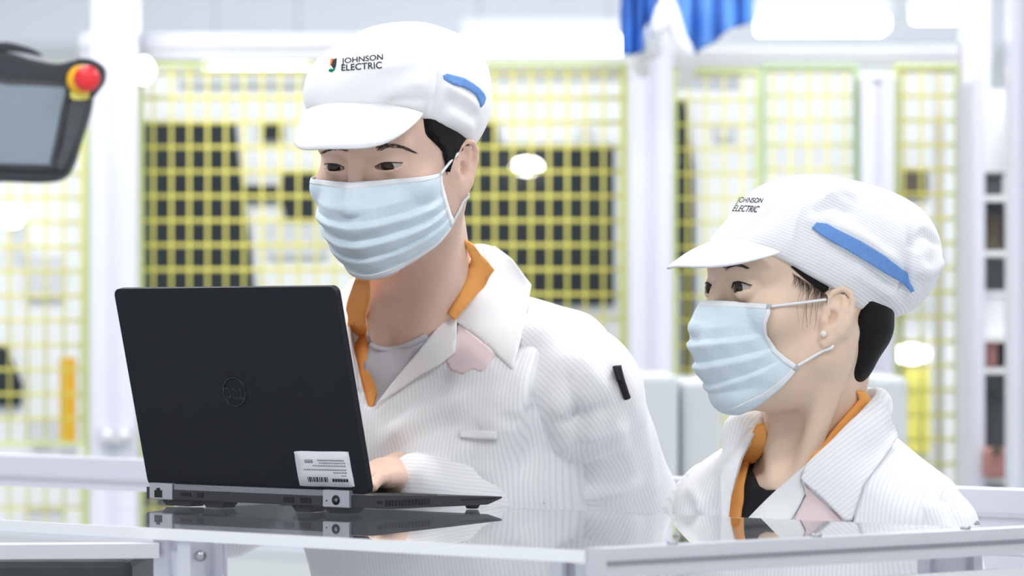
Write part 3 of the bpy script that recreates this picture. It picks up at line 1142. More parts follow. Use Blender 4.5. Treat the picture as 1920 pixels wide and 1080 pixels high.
top = slab('tabletop', [C0, FR, FL, NL], TABLE_Z - .010, TABLE_Z, M['glass'], bench)
beam2('edge_strip', NL, C0, .004, TABLE_Z - .0105, TABLE_Z + .0004, M['glass_edge'], bench, side=-.0022)  # opaque strip with the edge's bright light put into its colour
rail = beam2('edge_rail', C0, FR + V2 * .25, .026, TABLE_Z - .022, TABLE_Z + .003, M['alu'], bench, side=-.0135)
beam2('rail_slot', C0, FR + V2 * .25, .002, TABLE_Z - .012, TABLE_Z - .008, M['alu_dark'], bench, side=-.0275)
for t in (.09, .27, .47):
    q = C0 + V2 * t
    n = Vector((-V2.y, V2.x))
    bm = bmesh.new()
    cc = q - n * .0135
    cyl(bm, (cc.x, cc.y, TABLE_Z + .003), (cc.x, cc.y, TABLE_Z + .006), .005, seg=12)
    bm_obj('bolt', bm, M['bolt'], bench, True)
for (px, py) in ((1268, 1006), (1832, 984)):
    Y = (ZC - TABLE_Z) * F_PX / (py - HOR)
    c = pix(px, py, Y)
    bm = bmesh.new()
    cyl(bm, (c.x, Y, TABLE_Z), (c.x, Y, TABLE_Z + .0025), .0028, seg=14)
    cyl(bm, (c.x, Y, TABLE_Z + .0025), (c.x, Y, TABLE_Z + .004), .0015, seg=6)
    bm_obj('bolt', bm, M['bolt'], bench, True)
# lower frame: posts, beams, clear front pane, inner shelf
zt = TABLE_Z - .0105
PA = NL + E2 * (1.75 - .508)
for q, w in ((PA + Vector((.0, .035)), .052), (C0 + Vector((.0, .045)), .045), (FR + Vector((-.06, .01)), .045), (FL + Vector((.1, -.07)), .045), (NL + Vector((.05, .06)), .045)):
    mx = Matrix.Translation((q.x, q.y, 0)) @ Matrix.Rotation(math.atan2(E2.y, E2.x), 4, 'Z')
    bm = bmesh.new()
    h = w / 2
    s_ = .004
    pts = [(-h, -h), (-s_ * 2, -h), (-s_ * 2, -h + .007), (s_ * 2, -h + .007), (s_ * 2, -h), (h, -h), (h, -s_ * 2), (h - .007, -s_ * 2), (h - .007, s_ * 2), (h, s_ * 2),
           (h, h), (-h, h), (-h, s_ * 2), (-h + .007, s_ * 2), (-h + .007, -s_ * 2), (-h, -s_ * 2)]
    prism(bm, pts, 0, zt)
    bm_obj('post', bm, M['alu_white'], bench, False, mx)
beam2('side_beam', PA + Vector((-.03, .02)), PA + Vector((-.75, -.06)), .03, zt - .017, zt - .003, M['alu'], bench)
beam2('front_pane', PA + E2 * .03, C0 - E2 * .02, .005, zt - .34, zt - .002, M['glass'], bench, side=.02)
beam2('front_beam', PA, C0, .03, zt - .40, zt - .36, M['alu'], bench, side=.03)
beam2('side_panel', C0 + V2 * .03, FR + V2 * .2, .006, zt - .32, zt - .026, M['cab_white'], bench, side=-.012)
slab('inner_shelf', [C0 - E2 * .05 + V2 * .06, FR - V2 * .1 - E2 * .06, FL + E2 * .06, NL + E2 * .06 + V2 * .05], .72, .74, M['cab_grey'], bench)
c = pix(376, 1042, (PA.y + .0))
bm = bmesh.new()
cyl(bm, (c.x, PA.y + .003, c.z), (c.x, PA.y - .003, c.z), .0055, seg=16)
bm_obj('bolt', bm, M['bolt'], bench, True)
rr = empty('drive_unit', (-.66, 3.95, .74), 'dark drive unit inside the bench at the lower left', 'machine')
box('body', -.9, -.42, 4.12, 4.4, .74, 1.09, M['dark_box'], rr, .01)
box('cover', -.88, -.44, 4.105, 4.125, .8, 1.06, M['cab_grey'], rr, .004)

# second rail running behind the workers, parallel to the bench
back = empty('conveyor_rail', (0, 5.0, 0), 'long pale rail at table height running behind both workers', 'rail')
A0 = Vector((-.84, 5.83)) - E2 * .5
B0 = Vector((.58, 4.552)) + E2 * 1.0
beam2('profile', A0, B0, .06, 1.095, 1.15, M['alu_white'], back)
beam2('slot', A0, B0, .004, 1.117, 1.123, M['alu'], back, side=-.031)
beam2('lower_profile', A0, B0, .05, 1.03, 1.07, M['alu_white'], back)
beam2('tray', A0, B0, .16, 1.015, 1.03, M['cab_grey'], back, side=.02)
for t in (.08, .5, .95):
    q = A0 + (B0 - A0) * t
    box('leg', q.x - .025, q.x + .025, q.y - .025, q.y + .025, 0, 1.015, M['alu_white'], back)

# ------------------------------------------------------------------ laptop
TH = math.radians(42.0)
h2 = Vector((math.cos(TH), -math.sin(TH), 0))
d2 = Vector((math.sin(TH), math.cos(TH), 0))
LO = Vector((-.1497, 3.88, TABLE_Z + .0006)) - h2 * (.155 * 1.095)
ML = Matrix.Translation(LO) @ Matrix(((h2.x, d2.x, 0, 0), (h2.y, d2.y, 0, 0), (0, 0, 1, 0), (0, 0, 0, 1))) @ Matrix.Diagonal((.001 * 1.095, .001, .001, 1))
lap = empty('laptop', LO, 'open black laptop seen from behind on the clear bench top', 'laptop')
LP = dict(parent=lap)


DECK = Matrix(((1, 0, 0, 0), (0, 1, 0, 0), (0, -.0410, 1, .49), (0, 0, 0, 1)))    # the deck slopes down to the front


def lbox(name, x0, x1, y0, y1, z0, z1, m, parent, bev=0.0, mx=None):
    bm = bmesh.new()
    bbox(bm, x0, x1, y0, y1, z0, z1, bev)
    return bm_obj(name, bm, m, parent, False, ML @ mx if mx else ML)


# base: side profile extruded across, front underside bevelled up
bm = bmesh.new()
prof = [(0, 7), (0, 20), (12, 20.5), (120, 16.1), (207, 12.5), (208, 11.5), (206, 10.2), (184, 4.4), (30, 5.0)]
W2 = 155
a = [bm.verts.new((-W2, y, z)) for y, z in prof]
b = [bm.verts.new((W2, y, z)) for y, z in prof]
bm.faces.new(a)
bm.faces.new(b[::-1])
for i in range(len(prof)):
    j = (i + 1) % len(prof)
    bm.faces.new((a[i], b[i], b[j], a[j]))
bmesh.ops.bevel(bm, geom=[e for e in bm.edges if e.calc_face_angle(0) > .9], offset=1.0, segments=2, affect='EDGES')
base = bm_obj('base', bm, M['laptop_base'], lap, False, ML)
lbox('keyboard_deck', -148, 148, 26, 203, 19.8, 20.2, M['laptop_lid'], base, 0, DECK)
bm = bmesh.new()
for rr_ in range(5):
    for cc_ in range(14):
        z = 20.6 - (cc_ * 0)
        y = 38 + rr_ * 18.5
        bbox(bm, -138 + cc_ * 19.8, -138 + cc_ * 19.8 + 17, y, y + 16, 20.0, 21.2, .5, 1)
kb = bm_obj('keyboard', bm, M['laptop_lid'], base, False, ML @ DECK)
kb['kind'] = 'stuff'
lbox('touchpad', -50, 40, 145, 199, 20.1, 20.5, M['laptop_base'], base, 0, DECK)
lbox('hinge_bar', -113, 98, -2.2, 9, 17.5, 24.5, M['laptop_hinge'], lap, .8)
lbox('port_panel', -116, 100, -3.0, 4, 7.2, 17.6, M['laptop_base'], lap, .6)
blk = []
for (x0, x1) in ((-147, -114), (98, 133)):
    blk.append(lbox('hinge_block', x0, x1, -4.2, 10, 6.8, 25.0, M['laptop_silver'], lap, 1.0))


def port(name, x0, x1, z0, z1, parent, yf=-3.3, rim=False):
    if rim:
        lbox('port_rim', x0 - .9, x1 + .9, yf, yf + 2, z0 - .9, z1 + .9, M['port_metal'], parent)
    o = lbox(name, x0, x1, yf - .25, yf + 2, z0, z1, M['port'], parent)
    return o


port('network_port', -139, -128, 9, 17, blk[0], -4.4, False)
lbox('network_port_notch', -136, -131, -4.66, -2, 16.5, 19.5, M['port'], blk[0])
bm = bmesh.new()
cyl(bm, (116, -4.2, 14.5), (116, -4.7, 14.5), 5.2, seg=24)
bm_obj('power_socket', bm, M['port'], blk[1], True, ML)
bm = bmesh.new()
cyl(bm, (116.5, -4.7, 14.5), (116.5, -5.0, 14.5), 2.0, seg=16)
bm_obj('power_pin', bm, M['port_metal'], blk[1], True, ML)
bm = bmesh.new()
cyl(bm, (103.5, -4.2, 13.5), (103.5, -4.5, 13.5), .9, seg=10)
bm_obj('indicator', bm, M['port'], blk[1], True, ML)
port('display_port', -102, -87, 11.5, 15.5, lap)
port('mini_port', -78, -69, 11, 16, lap)
port('usb_port', 44, 58, 9.8, 15.8, lap)
port('usb_port', 67, 81, 9.8, 15.8, lap)
# rear feet: tapered blocks
for (x0, x1) in ((-137, -85), (-79, -40), (47, 84), (92, 134)):
    bm = bmesh.new()
    t = 9
    prism(bm, [(x0, 9.5), (x1, 9.5), (x1 - t, .2), (x0 + t, .2)], 2, 22)
    o = bm_obj('rear_foot', bm, M['laptop_base'], lap, False, ML @ Matrix(((1, 0, 0, 0), (0, 0, 1, 0), (0, 1, 0, 0), (0, 0, 0, 1))))
for x in (-120, 140):
    bm = bmesh.new()
    cyl(bm, (x, 178, 0), (x, 178, 6), 6, 9, seg=20)
    bm_obj('front_foot', bm, M['laptop_base'], lap, True, ML)
# left-hand side of the base: lock slot, vent, card slot
lbox('lock_slot', 154.6, 155.3, 14, 21, 11.0, 14.0, M['port'], lap)
for k in range(14):
    lbox('vent_slot', 154.6, 155.3, 26 + k * 5.0, 29 + k * 5.0, 7.8, 14.2, M['port'], lap)
lbox('card_slot', 154.6, 155.3, 142, 198, 10.2, 11.8, M['port'], lap)
# lid
LEAN = math.radians(13.4)
LH = 222
MLid = ML @ Matrix.Translation((0, 6, 22)) @ Matrix.Rotation(LEAN, 4, 'X') @ Matrix.Rotation(math.radians(90), 4, 'X')


def rrect(x0, x1, y0, y1, r, n=6):
    out = []
    for cx_, cy_, a0 in ((x1 - r, y1 - r, 0), (x0 + r, y1 - r, 90), (x0 + r, y0 + r, 180), (x1 - r, y0 + r, 270)):
        for k in range(n + 1):
            g = math.radians(a0 + 90 * k / n)
            out.append((cx_ + r * math.cos(g), cy_ + r * math.sin(g)))
    return out


bm = bmesh.new()
prism(bm, rrect(-155, 155, 0, LH, 8), -3.5, 3.5)
bmesh.ops.bevel(bm, geom=[e for e in bm.edges if e.calc_face_angle(0) > 1.2], offset=1.6, segments=3, affect='EDGES')
lid = bm_obj('lid', bm, M['laptop_lid'], lap, False, MLid)
bm = bmesh.new()
prism(bm, rrect(-146, 146, 18, LH - 10, 2), -3.9, -3.3)
bm_obj('screen', bm, M['port'], lid, False, MLid)
LV = [MLid @ Vector(p) for p in ((-155, 0, 3.5), (155, 0, 3.5), (155, LH, 3.5), (-155, LH, 3.5))]
lid_bvh = BVHTree.FromPolygons(LV, [(0, 1, 2, 3)])
# sticker with illegible print and a barcode, upside down
st = decal('sticker', catmull([(553, 853), (556, 846), (600, 846.5), (648, 847), (654, 852), (659, 880), (664, 906), (660, 913), (612, 912), (568, 911), (562, 905), (557, 880)], 4, True), lid_bvh, M['sticker'], lid, 0.0, .0005, 20, smooth_it=0)


def sq(u, v):
    tl, tr, br, bl = [np.array(q) for q in ((553, 846), (653, 848), (665, 914), (563, 912))]
    return (1 - u) * (1 - v) * tl + u * (1 - v) * tr + u * v * br + (1 - u) * v * bl


def mark(u0, u1, v0, v1, name, m):
    return decal(name, [sq(u0, v0), sq(u1, v0), sq(u1, v1), sq(u0, v1)], lid_bvh, m, lid, .0005, .0002, 60, smooth_it=0)


u = .17
for k in range(11):
    w = (.012, .022, .016, .03)[(k * 7) % 4]
    mark(u, u + w, .72, .86, 'barcode_bar', M['ink'])
    u += w + (.014, .01, .02)[k % 3]
for (u0, u1, v0, v1, mm) in ((.62, .92, .76, .85, 'ink'), (.40, .90, .22, .26, 'print_grey'), (.42, .92, .30, .335, 'print_grey'), (.30, .92, .38, .415, 'print_grey'),
                             (.12, .92, .49, .53, 'print_grey'), (.66, .92, .57, .61, 'print_grey'), (.80, .9, .66, .69, 'print_grey'), (.16, .32, .22, .32, 'print_grey')):
    n = max(1, int((u1 - u0) / .045))
    for k in range(n):
        du = (u1 - u0) / n
        mark(u0 + k * du, u0 + (k + .82) * du, v0, v1, 'print_mark', M[mm])
# round emblem: ring and four slanted letters
cx_, cy_ = 440, 735
ring_o = [(cx_ + 22.5 * math.cos(t) + 1.5 * math.sin(t), cy_ + 28 * math.sin(t)) for t in np.linspace(0, 2 * math.pi, 40, endpoint=False)]
Wp = drape_pts([(cx_ + 20.5 * math.cos(t) + 3.2 * math.sin(t), cy_ + 26.5 * math.sin(t)) for t in np.linspace(0, 2 * math.pi, 49)], lid_bvh)
V, Fc = tube_data([Vector(p) for p in Wp], .0011, 8)
mesh_np('emblem_ring', V, Fc, M['logo_ring'], lid)
lettering('emblem_letters', 'DELL', [(421, 726), (456, 729), (460, 749), (425, 746)], lid_bvh, M['logo_ring'], lid, .0006, offset=.02)

# ------------------------------------------------------------------ people
def head_field(f, fr, fem=False, open_=1.0, ears=True):
    """adds a head to field f; local mm, origin between the ears, face towards -y"""
    w = .94 if fem else 1.0
    ey = -83 if fem else -78
    f.ell(fr, (0, 6, 52), (76 * w, 92 if fem else 97, 82), 12)
    f.ell(fr, (0, -28, 14), (66 * w, 66, 78), 14)
    f.ell(fr, (0, -36, -44), (54 * w, 56, 58), 20)
    f.ell(fr, (0, -78, -84), (20 * w, 18, 18 if fem else 20), 22)
    for s in (-1, 1):
        f.cap(fr, (s * 50 * w, -6, -38), (s * 16, -72, -84), 13 if fem else 15, 11, 18)
        f.cap(fr, (s * 62 * w, -2, 0), (s * 52 * w, -4, -42), 10, 12, 16)
        f.ell(fr, (s * 47 * w, -60, -8), (20, 22, 20), 16)
        f.cap(fr, (s * 13, -91, 37), (s * 44, -77, 37), 7 if fem else 8.5, 7, 12)
    f.ell(fr, (0, -64 if fem else -66, 50 if fem else 62), (52, 32, 34), 20)
    f.chain(fr, [(0, -92, 30), (0, -98, 14), (0, -108, -8), (0, -114, -20)], [7.5, 6.5, 7.5, 9], 9)
    f.ell(fr, (0, -114, -22), (10, 8.5, 8), 5)
    for s in (-1, 1):
        f.ell(fr, (s * 11, -103, -25), (7, 9, 6.5), 5)
    f.ell(fr, (0, -92, -54), (24, 10, 14), 10)
    # eyes: socket, lid ball, almond opening
    for s in (-1, 1):
        f.ell(fr, (s * 31, ey - 23, 18), (16, 12, 8.5), 9, 'sub')
        f.ell(fr, (s * 31, ey, 19), (14.4, 14.0, 13.4), 5)
    for s in (-1, 1):
        c = fr.w((s * 31.5, -88, 18.5))
        hw = 15.0 if fem else 15.5
        up, dn = ((5.8, 3.6) if fem else (5.0, 4.0))
        up, dn = up * open_, dn * open_
        zc = 18.5 if fem else 17.0

        def almond(x, y, z, s=s, hw=hw, up=up, dn=dn, zc=zc):
            X = (x - s * 31.5)
            Z = z - zc - .10 * s * X * (1 if fem else .7)
            ru, rd = (hw * hw + up * up) / (2 * up), (hw * hw + dn * dn) / (2 * dn)
            return np.maximum(np.maximum(np.sqrt(X * X + (Z + ru - up) ** 2) - ru, np.sqrt(X * X + (Z - rd + dn) ** 2) - rd), y - ey + 2)
        f.func(fr, c - .035, c + .035, almond, .8, 'sub')
    # ears
    for s in (-1, 1):
        ears and ear(f, fr, s, w, .86, (-8.0, -6.0) if fem else (3.0, -1.0))


def ear(f, fr, s, w=1.0, sc=1.0, at=(3.0, -3.0)):
    b = np.array([s * 71.0 * w, at[0], at[1]])
    e1 = np.array([s * .50, .86, -.06])
    e2 = np.array([s * .10, .16, .98])
    n = np.array([s * .86, -.48, .0])
    rot = (-29 * s, 0, 0)

    def q(u, v, d=0.0):
        return b + (e1 * u + e2 * v + n * d) * sc
    # thin plate, lobe, carved bowl, rim, inner ridge, tragus
    for (u0, v0, u1, v1, r) in ((-3, 18, -3, -16, 3.6), (4, 24, 4, -20, 3.4), (11, 24, 10, -12, 3.2), (16, 18, 15, -2, 3.0), (0, -18, 2, -27, 4.2)):
        f.cap(fr, q(u0, v0, -.5), q(u1, v1, -.5), r * sc, r * sc, 5)
    f.ell(fr, q(1, -26, 1.0), (5.0 * sc, 7.0 * sc, 9.0 * sc), 4, rot=rot)
    f.ell(fr, q(3, -4, 4.5), (9.5 * sc, 8.0 * sc, 12.5 * sc), 2.0, 'sub', rot=rot)
    f.ell(fr, q(7, 19, 5.0), (5.0 * sc, 6.0 * sc, 6.5 * sc), 2.0, 'sub', rot=rot)
    rim = [(-3, 2), (-8, 7), (-8.5, 18), (-3, 28), (6, 33), (15, 30), (21, 21), (22, 8), (19, -5), (13, -17), (6, -27), (0, -33)]
    f.chain(fr, [q(u, v, 3.4) for u, v in rim], [2.2 * sc, 2.8 * sc] + [3.3 * sc] * 7 + [3.0 * sc, 3.0 * sc, 3.2 * sc], 1.6)
    f.chain(fr, [q(9, 24, 1.6), q(12, 12, 3.0), q(12.5, 0, 3.2), q(9, -11, 3.0), q(2, -17, 2.6)], [1.8 * sc, 2.5 * sc, 2.7 * sc, 2.7 * sc, 2.8 * sc], 2.0)
    f.chain(fr, [q(-8, 1, 2.5), q(-6.5, -6, 4.0), q(-7, -12, 2.5)], [3.2 * sc, 3.8 * sc, 3.0 * sc], 2.0)


def hand_field(f, fr, curls, thumb_curl=.5, mir=1, k=4):
    """hand in mm: wrist at origin, fingers along -y, back of the hand +z, thumb at +x*mir"""
    f.cap(fr, (0, 60, 4), (0, 0, 0), 22, 20, 12)
    for x in (-27, -10, 8, 25):
        f.cap(fr, (x * .62 * mir, -4, 0), (x * mir, -78, 2), 13, 10, 9)
    spec = [(26, (-82), (40, 25, 20), 8.6), (9, -86, (45, 28, 21), 8.9), (-9, -83, (41, 27, 20), 8.5), (-26, -76, (32, 20, 18), 7.6)]
    for (x, y, ls, r), c in zip(spec, curls):
        p = np.array([x * mir, y + 6, 2.0])
        ang = c[0]
        spread = x * .004
        for j, L in enumerate(ls):
            d = np.array([math.sin(spread) * mir, -math.cos(ang), -math.sin(ang)])
            d /= np.linalg.norm(d)
            p2 = p + d * L
            f.cap(fr, p, p2, r * (1 - .07 * j), r * (.95 - .09 * j), 2.5)
            p = p2
            ang += c[1]
    p = np.array([20 * mir, -14, -5.0])
    pts = [p, p + np.array([22 * mir, -30, -8]), p + np.array([30 * mir, -60, -12 - 8 * thumb_curl]), p + np.array([27 * mir, -84, -16 - 16 * thumb_curl])]
    f.chain(fr, pts, [14, 11.5, 9.6, 8.2], 5)


def eyeball(fr, s, gaze, parent, r=12.3, ey=-78.4):
    c = fr.w((s * 31, ey, 19))
    g = np.array([gaze[0], -1.0, gaze[1]])
    g = fr.R @ (g / np.linalg.norm(g))
    q = Vector(g).to_track_quat('Z', 'Y').to_matrix()
    V, Fc, mi = [], [], []
    nr, ns = 24, 36
    for i in range(nr + 1):
        a = math.pi * i / nr
        for k in range(ns):
            t = 2 * math.pi * k / ns
            V.append(Vector(c) + q @ Vector((math.sin(a) * math.cos(t), math.sin(a) * math.sin(t), math.cos(a))) * (r * fr.s))
    for i in range(nr):
        for k in range(ns):
            Fc.append((i * ns + k, i * ns + (k + 1) % ns, (i + 1) * ns + (k + 1) % ns, (i + 1) * ns + k)[::-1])
            mi.append(1 if i < 5 else 0)
    return mesh_np('eye', V, Fc, [M['sclera'], M['iris']], parent, mats=mi)


def upper_lash(fr, s, bv, parent, hw, up, zc, k, r=.0009, reach=1.0):
    """dark lash line along the edge of the upper lid"""
    ru = (hw * hw + up * up) / (2 * up)
    W = []
    for i in range(17):
        X = hw * .90 * (-1 + 2 * i / 16)
        Z = zc + k * s * X + math.sqrt(max(ru * ru - X * X, 0)) - ru + up + .5
        h = bv.ray_cast(fr.wv((s * 31.5 + X, -150, Z)), Vector(fr.R @ np.array((0, 1.0, 0))))
        if h[0] is not None:
            W.append(Vector(h[0]) + Vector(fr.R @ np.array((0, -.0004, 0))))
    n = len(W)
    rr = [r * (.35 + .65 * math.sin(math.pi * min(.92, (i + 1) / (n + 1)))) for i in range(n)]
    V, Fc = tube_data(W, rr, 6)
    return mesh_np('lash_line', V, Fc, M['lash'], parent)


def hair_strokes(name, lines, bv, r, m, parent, lift=.0008):
    """many fine hairs drawn on the photo, draped on the skin, joined as one tuft"""
    V, Fc = [], []
    for ln in lines:
        W = drape_pts(catmull(ln, 4), bv)
        d = np.array(CAMP) - W
        d /= np.linalg.norm(d, axis=1, keepdims=True)
        W = W + d * lift
        n = len(W)
        v, f_ = tube_data(W, [r * (1 - .8 * abs(2 * i / (n - 1) - .7)) for i in range(n)], 4)
        Fc += [tuple(i + len(V) for i in q) for q in f_]
        V += v
    o = mesh_np(name, V, Fc, m, parent)
    o['kind'] = 'stuff'
    return o


def brow_lines(mid, half, n, seed, lean=.35):
    """short hairs scattered along a brow line"""
    r_ = np.random.default_rng(seed)
    P = np.array(catmull(mid, 10))
    out = []
    for _ in range(n):
        t = r_.uniform(0, .98)
        i = int(t * (len(P) - 1))
        d = P[min(i + 3, len(P) - 1)] - P[max(i - 1, 0)]
        d = d / (np.linalg.norm(d) + 1e-9)
        nn = np.array((-d[1], d[0]))
        h = half * (1 - .75 * t) + .8
        p = P[i] + nn * r_.uniform(-h, h)
        L = r_.uniform(7, 13)
        up = nn if nn[1] < 0 else -nn
        q = p + d * L * .5 + up * L * lean * (1 - t) * .4
        out.append([tuple(p), tuple(q), tuple(p + d * L)])
    return out


def loft_local(fr, name, rows, th, m, parent, stripe=None):
    P = np.array([[fr.w(p) for p in r] for r in rows])
    return grid_solid(name, P, th, m, parent, stripe)


def mask_mesh(fr, parent, prof, bv, pleats):
    """surgical mask: rows from nose bridge to under the chin.
    prof rows: (v, z centre, y centre, half width x, y at the side, z at the side)"""
    prof = np.array(prof, float)
    nv, nu = 96, 61
    rows = []
    for i in range(nv):
        v = i / (nv - 1)
        zc, yc, hw, ys, zs = [np.interp(v, prof[:, 0], prof[:, j]) for j in range(1, 6)]
        # box pleats: three folds, strongest in the middle height
        pl = 0.0
        for c0, am in pleats:
            d = (v - c0)
            pl += am * (np.clip(1 - d / .16, 0, 1) if d >= 0 else np.clip(1 + d / .010, 0, 1))
        row = []
        for j in range(nu):
            u = -1 + 2 * j / (nu - 1)
            t = abs(u) ** 1.0
            a = t * math.pi / 2
            x = hw * math.sin(a * (.86 + .14 * t)) * (1 if u > 0 else -1)
            k = (1 - math.cos(a)) ** .92
            y = yc + (ys - yc) * k
            z = zc + (zs - zc) * (t ** 1.6)
            fade = np.clip((1 - t) * 4.5, 0, 1)
            n = np.array([math.sin(a * .8) * (1 if u > 0 else -1), -math.cos(a * .8), 0])
            wob = .7 * math.sin(9 * u + 14 * v) + .5 * math.sin(23 * u - 9 * v)
            p = np.array([x, y, z]) + n * (pl * fade + wob * fade)
            p[2] -= .7 * pl * fade
            row.append(p)
        rows.append(row)
    R = np.array(rows)
    # keep the cloth outside the face
    def push(R, gap):
        for i in range(nv):
            for j in range(nu):
                p = R[i, j]
                o_ = np.array((0.0, -18.0, np.clip(p[2], -80, 20)))
                d = p - o_
                L = np.linalg.norm(d)
                h = bv.ray_cast(fr.wv(o_ + d / L * 190), Vector(fr.R @ (-d / L)))
                if h[0] is not None:
                    need = 190 - h[3] / fr.s + gap
                    if L < need and need < L + 40:
                        R[i, j] = o_ + d / L * need
        return R
    R = push(R, 4.5)
    for _ in range(2):
        S = R.copy()
        S[1:-1, 1:-1] = (R[1:-1, 1:-1] * 2 + R[:-2, 1:-1] * .5 + R[2:, 1:-1] * .5 + R[1:-1, :-2] + R[1:-1, 2:]) / 5
        S[0, 1:-1] = (R[0, 1:-1] * 2 + R[0, :-2] + R[0, 2:]) / 4
        S[-1, 1:-1] = (R[-1, 1:-1] * 2 + R[-1, :-2] + R[-1, 2:]) / 4
        R = S
    R = push(R, 2.4)
    body = loft_local(fr, 'mask', R, .0012, M['mask'], parent)

    def strip(i0, i1, j0, j1, nm, lift=1.0):
        sub = R[i0:i1, j0:j1].copy()
        n = np.zeros_like(sub)
        a = np.linspace(-1, 1, nu)[j0:j1] * 1.25
        n[..., 0], n[..., 1] = np.sin(a), -np.cos(a)
        return loft_local(fr, nm, sub + n * lift, .0006, M['mask_edge'], body)
    strip(0, 7, 0, nu, 'nose_band')
    strip(nv - 6, nv, 0, nu, 'chin_hem')
    strip(0, nv, 0, 3, 'side_hem')
    strip(0, nv, nu - 3, nu, 'side_hem')
    return body, R


def loop_path(fr, s, t_, b_, bv, parent, at, w):
    """elastic from the mask corner over the ear root, behind the ear and back under the lobe"""
    b = np.array([s * 72.0 * w, at[0], at[1]])
    for e0, ends in ((t_, [(1.0, -8, 19), (-8.0, 2, 18)]), (b_, [(-1.0, 0, -27), (-8.0, 6, -20)])):
        first = b + np.array(ends[0]) * np.array((s, 1, 1))
        pts = [e0 + (first - e0) * k for k in (0, .25, .5, .75, 1)]
        W = []
        for p in pts:
            o_ = np.array((0.0, -5.0, np.clip(p[2], -60, 30)))
            d = p - o_
            L = np.linalg.norm(d)
            h = bv.ray_cast(fr.wv(o_), Vector(fr.R @ (d / L)))
            if h[0] is not None and h[3] / fr.s < L + 25:
                p = o_ + d / L * max(L, h[3] / fr.s + 1.8)
            W.append(fr.w(p))
        W.append(fr.w(b + np.array(ends[1]) * np.array((s, 1, 1))))
        tube('ear_loop', W, .0015, M['mask_edge'], parent, 8, n=6)


def cap_brim(fr, parent, inner, drop, m, amax=75, camber=6.0, pw=3.2):
    rows = []
    n = 41
    for i in range(12):
        t = i / 11
        row = []
        for j in range(n):
            a = math.radians(-amax + 2 * amax * j / (n - 1))
            q = abs(a) / math.radians(amax)
            w = (1 - q ** pw)
            b = np.array(inner(a))
            d = np.array(drop)
            p = b + d * w * t
            p[2] += camber * math.sin(math.pi * t) * w * .6
            row.append(p)
        rows.append(row)
    return loft_local(fr, 'brim', rows, -.0024, m, parent)


def cut_below(z0, slope, zmin_front=None):
    def fn(x, y, z):
        lim = z0 + slope * y
        if zmin_front is not None:
            lim = np.minimum(lim, zmin_front)
        return (z - lim)
    return fn


def stripes_local(fr, V, mode):
    L = fr.l(V)
    if mode == 'x':
        return L[:, 0] / 1000.0 * 1.05
    if mode == 'z':
        s = (L[:, 2] + .42 * L[:, 1]) / 1000.0
        return np.where(L[:, 1] > 98, (L[:, 1] + .25 * L[:, 2]) / 1000.0, s)
    return L[:, 0] / 1000.0


def sleeve_mesh(name, pts, rads, parent, strokes, seed, step=.0055, k=26, extra=None, amp=1.6):
    W = np.array(pts, float)
    rmax = max(rads) / 1000 + .03
    lo, hi = W.min(0) - rmax, W.max(0) + rmax
    f = Field(axis((lo[0], hi[0], step)), axis((lo[1], hi[1], step)), axis((lo[2], hi[2], step)))
    f.chain(WORLD_MM, [w * 1000 for w in W], rads, k)
    if extra:
        extra(f)
    V, Q = f.mesh()
    b0 = bvh_of(V, Q)
    V = folds(V, Q, b0, strokes)
    V = wrinkle(V, Q, amp, WORLD_MM, seed, 8, (40, 40, 50))
    # stripe coordinate: angle around the arm axis
    d = W[-1] - W[0]
    mid = W[1]
    t1, t2 = (W[2] - W[1]), (W[-1] - W[2])
    s = np.zeros(len(V))
    ref = np.array([.3, -1.0, .2])
    for seg, (p, dd) in enumerate(((W[1], t1), (W[2], t2))):
        dn = dd / np.linalg.norm(dd)
        a = np.cross(dn, ref)
        a /= np.linalg.norm(a)
        b = np.cross(dn, a)
        q = V - p
        ang = q @ a
        side_ = (V - W[2]) @ (t1 / np.linalg.norm(t1) - t2 / np.linalg.norm(t2) * -1)
        sel = side_ < 0 if seg == 0 else side_ >= 0
        s[sel] = ang[sel]
    o = mesh_np(name, V, Q, M['cloth_striped'], parent, stripe=s)
    return o, V, Q


WORLD_MM = Frame((0, 0, 0), 0, 0, 0, 1.0)


def bare_head(H, fem):
    lo, hi = H.o - .16, H.o + .18
    f = Field(*[axis((lo[i], hi[i], .0036)) for i in range(3)])
    head_field(f, H, fem, ears=False)
    V, Q = f.mesh()
    return bvh_of(V, Q)


def finish_body(name, f, m, parent, it=1):
    V, Q = f.mesh()
    V = relax(V, Q, it, .35)
    o = mesh_np(name, V, Q, m, parent)
    return o, V, Q, bvh_of(V, Q)


def shoes_and_legs(f, base, yaw, zhip, spread=.1):
    fr = Frame((base[0], base[1], 0), yaw)
    for s in (-1, 1):
        f.chain(fr, [(s * 95, 10, zhip * 1000), (s * 100, 0, 500), (s * 100, 25, 90)], [85, 58, 45], 25)
    return fr


